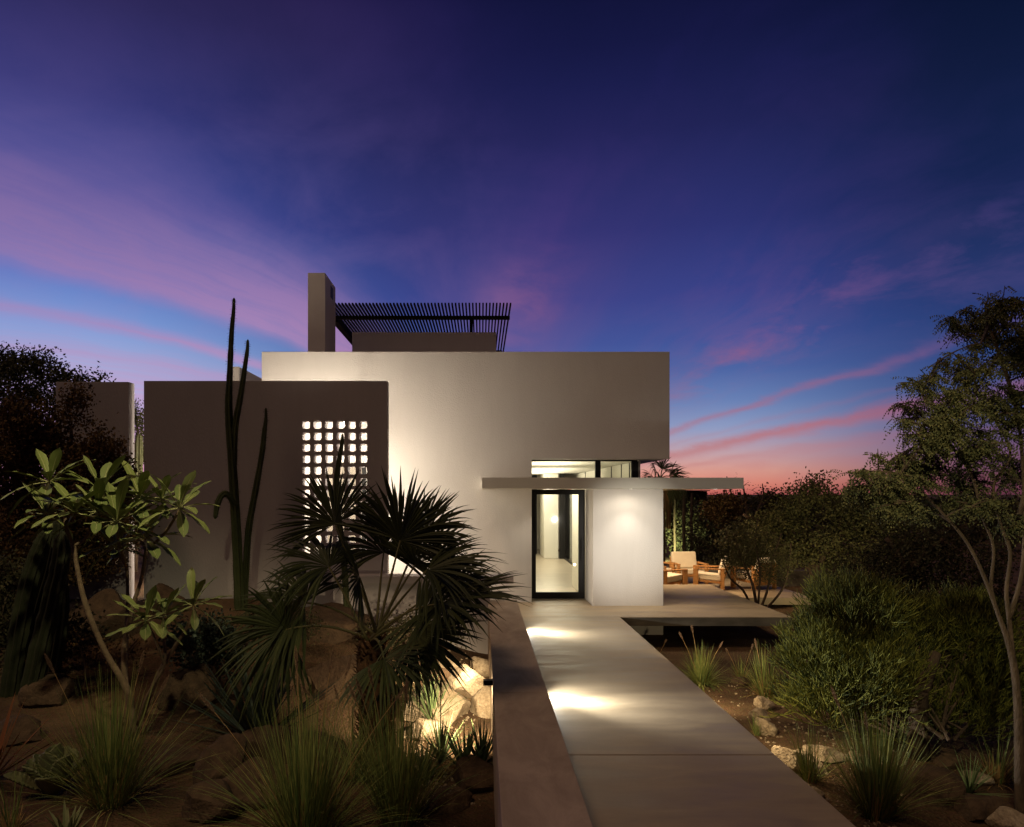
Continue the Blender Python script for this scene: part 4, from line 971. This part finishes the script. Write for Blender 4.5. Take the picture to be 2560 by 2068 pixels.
lamp('SPOT', (2.0, 2.0, 5.0), 26, (1, .80, .5), (6.3, 8.4, 2.8), .1, 34, 1.)  # weaker spot added at the same place for the feathery tree
# last warm light from behind the camera
lamp('SUN', (0, 0, 20), .56, (1, .64, .39), (8, 7.5, 0), R(14))
# ---------------------------------------------------------------- sky
wd = bpy.data.worlds.new('World'); bpy.context.scene.world = wd; wd.use_nodes = True
nt = wd.node_tree; nt.nodes.clear(); LK = nt.links.new
class N:
    def __init__(s, o): s.o = o
    def _m(s, op, *a, clamp=False):
        n = nt.nodes.new('ShaderNodeMath'); n.operation = op; n.use_clamp = clamp
        for i, x in enumerate((s,)+a):
            if isinstance(x, N): LK(x.o, n.inputs[i])
            else: n.inputs[i].default_value = x
        return N(n.outputs[0])
    def __add__(s, b): return s._m('ADD', b)
    def __sub__(s, b): return s._m('SUBTRACT', b)
    def __mul__(s, b): return s._m('MULTIPLY', b)
    def __truediv__(s, b): return s._m('DIVIDE', b)
    __radd__ = __add__; __rmul__ = __mul__
def gauss(x, c, w_):
    y = (x-c)*(1/w_); return (y*y*-1.)._m('EXPONENT')
def ss(x, a, b): 
    n = nt.nodes.new('ShaderNodeMapRange'); n.interpolation_type = 'SMOOTHSTEP'; LK(x.o, n.inputs[0]); n.inputs[1].default_value = a; n.inputs[2].default_value = b; return N(n.outputs[0])
def comb(x, y, z):
    n = nt.nodes.new('ShaderNodeCombineXYZ')
    for i, a in enumerate((x, y, z)):
        if isinstance(a, N): LK(a.o, n.inputs[i])
        else: n.inputs[i].default_value = a
    return n.outputs[0]
def nz(vec, sc=1., det=5, rough=.55, dist=0.):
    n = nt.nodes.new('ShaderNodeTexNoise'); n.inputs['Scale'].default_value = sc; n.inputs['Detail'].default_value = det
    n.inputs['Roughness'].default_value = rough; n.inputs['Distortion'].default_value = dist; LK(vec, n.inputs['Vector']); return N(n.outputs['Fac'])
def ramp(x, stops):
    n = nt.nodes.new('ShaderNodeValToRGB'); LK(x.o, n.inputs[0]); cr = n.color_ramp; cr.interpolation = 'B_SPLINE' if False else 'LINEAR'
    while len(cr.elements) < len(stops): cr.elements.new(.5)
    for e, (p, c) in zip(cr.elements, stops): e.position = p; e.color = (*s2l(c), 1)
    return n.outputs[0]
def mixc(f, a, b):
    n = nt.nodes.new('ShaderNodeMix'); n.data_type = 'RGBA'; n.clamp_factor = True
    if isinstance(f, N): LK(f.o, n.inputs[0])
    else: n.inputs[0].default_value = f
    LK(a, n.inputs[6])
    if isinstance(b, tuple): n.inputs[7].default_value = (*b, 1)
    else: LK(b, n.inputs[7])
    return n.outputs[2]
tc = nt.nodes.new('ShaderNodeTexCoord'); sx = nt.nodes.new('ShaderNodeSeparateXYZ'); LK(tc.outputs['Generated'], sx.inputs[0])
X, Y_, Z = (N(sx.outputs[i]) for i in range(3))
hz = (X*X+Y_*Y_)._m('SQRT')._m('MAXIMUM', 1e-4)
t = (Z/hz)                       # tangent of the elevation
ts = t*.8                        # ramps cover 0..1.25
az = X._m('ARCTAN2', Y_)*(180/PI)
Zp = Z._m('MAXIMUM', .004)
phi = X._m('ARCTAN2', Zp)*(180/PI)
lr = ((Y_._m('MAXIMUM', .02))/Zp)._m('LOGARITHM', 2.718)
def st(L_): return [(p*.8, c) for p, c in L_]
cen = ramp(ts, st([(0,(186,92,88)),(.012,(220,132,112)),(.03,(220,158,142)),(.055,(190,162,172)),(.085,(142,156,194)),(.12,(104,130,182)),(.16,(76,102,164)),(.2,(62,84,152)),(.26,(52,66,136)),(.35,(42,50,112)),(.48,(29,34,82)),(.6,(19,23,62)),(.7,(14,17,50)),(1.2,(7,8,26))]))
lef = ramp(ts, st([(0,(222,150,182)),(.05,(210,166,208)),(.11,(176,182,224)),(.16,(146,180,226)),(.2,(126,158,216)),(.26,(98,120,192)),(.35,(72,82,156)),(.48,(54,56,118)),(.6,(44,41,88)),(.68,(38,33,72)),(1.2,(12,10,30))]))
rig = ramp(ts, st([(0,(96,50,66)),(.02,(116,70,86)),(.05,(104,84,118)),(.1,(68,84,134)),(.16,(46,70,126)),(.22,(34,56,110)),(.35,(22,36,78)),(.48,(14,26,58)),(.6,(9,18,45)),(.7,(6,14,36)),(1.2,(3,6,18))]))
base = mixc(ss(az, -2, -30), cen, lef); base = mixc(ss(az, 17, 36), base, rig)
wv = comb(X*3., Y_*3., Z*5.)
phw = phi+(nz(wv, 1.2, 3)-.5)*22.
streak = nz(comb(phw*.075, lr*.9, 0.), 1., 8, .58, .15)
streak2 = nz(comb(phw*.22, lr*2.0, 3.), 1., 7, .6, .2)
puff = nz(comb(X*9., Y_*4., Z*22.), 1., 7, .6, .3)
def cl(x): return x._m('MAXIMUM', 0.)._m('MINIMUM', 1.)
phL = phi-(lr-1.2)*26.+(nz(wv, 1.6, 4)-.5)*9.
fil = nz(comb(phL*.26, lr*1.5+phL*.03, 9.), 1., 7, .6, .12)
A = ss(phL, -66., -59.)*ss(phL, -28., -52.)*ss(t, .95, .25)*cl(streak*.8+fil*1.25-.2)*1.05
Bc = gauss(phL, -74., 2.2)*cl(fil*2.2-.3)*.8 + ss(phL, -75., -84.)*cl(fil*2.-.25)*.75
Cc = gauss(phw, 14., 9.)*gauss(t, .27, .07)*cl(puff*3.2-1.1)*.9 + gauss(phw, 14., 22.)*gauss(t, .32, .24)*.55*cl(streak*1.4-.05)
Cc = Cc + gauss(phw, -12., 14.)*gauss(t, .62, .1)*.35
D = gauss(phi+(puff-.5)*5., 71.6, .8)*ss(t, .31, .12)*.6*cl(fil*1.4+.2) + gauss(phi+(puff-.5)*6., 78.8, 1.3)*.95*cl(puff*1.8-.1) + gauss(phi+(puff-.5)*5., 75.5, .6)*.25*cl(fil*1.4)+ gauss(phi+(puff-.5)*5., 82.3, .7)*.5*cl(fil*1.4)
D = D + gauss(phw, 62.5, 5.)*cl(puff*4.5-2.15)*.7*ss(t, .08, .16)+ gauss(phw, 58., 10.)*cl(streak2*2.4-.85)*.3
D = D + ss(phi, 80, 86)*cl(puff*3.6-1.5)*.6
E = cl(nz(comb(X*5.+Z*3., Y_*2., Z*8.-X*3.), 1., 8, .6, .35)*3.2-1.45)*ss(t, .12, .3)*ss(t, .8, .45)*.34
dens = cl(A+Bc+Cc+D+E)
ccol = ramp(ts, st([(0,(214,140,162)),(.07,(208,148,184)),(.13,(200,150,190)),(.2,(174,136,184)),(.3,(140,114,168)),(.42,(104,90,150)),(.55,(74,60,118)),(.7,(54,38,94)),(1.2,(16,12,36))]))
ccol2 = ramp(ts, st([(0,(120,62,80)),(.1,(150,92,118)),(.2,(104,84,140)),(.35,(48,48,104)),(.6,(14,22,60)),(1.2,(5,8,24))]))
ccol3 = ramp(ts, st([(0,(208,134,122)),(.06,(188,124,128)),(.1,(172,104,122)),(.2,(132,90,140)),(.35,(76,58,122)),(.55,(40,34,98)),(1.2,(10,10,34))]))
ccol = mixc(ss(az, -18, 8), ccol, ccol3)
ccol = mixc(ss(az, 22, 36), ccol, ccol2)
front = mixc(dens*.88, base, ccol)
back = ramp(ts, st([(0,(40,30,40)),(.3,(26,22,44)),(1.2,(8,8,20))]))
allc = mixc(ss(Y_, .35, -.05), front, back)
bg = nt.nodes.new('ShaderNodeBackground'); LK(allc, bg.inputs[0]); bg.inputs[1].default_value = 1.
ow = nt.nodes.new('ShaderNodeOutputWorld'); LK(bg.outputs[0], ow.inputs[0])
# ---------------------------------------------------------------- camera and render settings
cd = bpy.data.cameras.new('camera'); cam = bpy.data.objects.new('camera', cd); C.objects.link(cam)
cam.location = (0, 0, H); cam.rotation_euler = (R(90), 0, 0)
cd.sensor_width = 36; cd.lens = 36*F/2149; cd.shift_x = (1074.5-VX)/2149; cd.shift_y = (VY-868)/2149; cd.clip_end = 6000; cd.clip_start = .05
sc = bpy.context.scene; sc.camera = cam
sc.view_settings.view_transform = 'Standard'; sc.view_settings.look = 'None'; sc.view_settings.exposure = 0; sc.view_settings.gamma = 1
sc.cycles.max_bounces = 8; sc.cycles.diffuse_bounces = 4; sc.cycles.transparent_max_bounces = 12
sc.cycles.caustics_reflective = False; sc.cycles.caustics_refractive = False; sc.cycles.sample_clamp_indirect = 6
sc.cycles.use_denoising = True
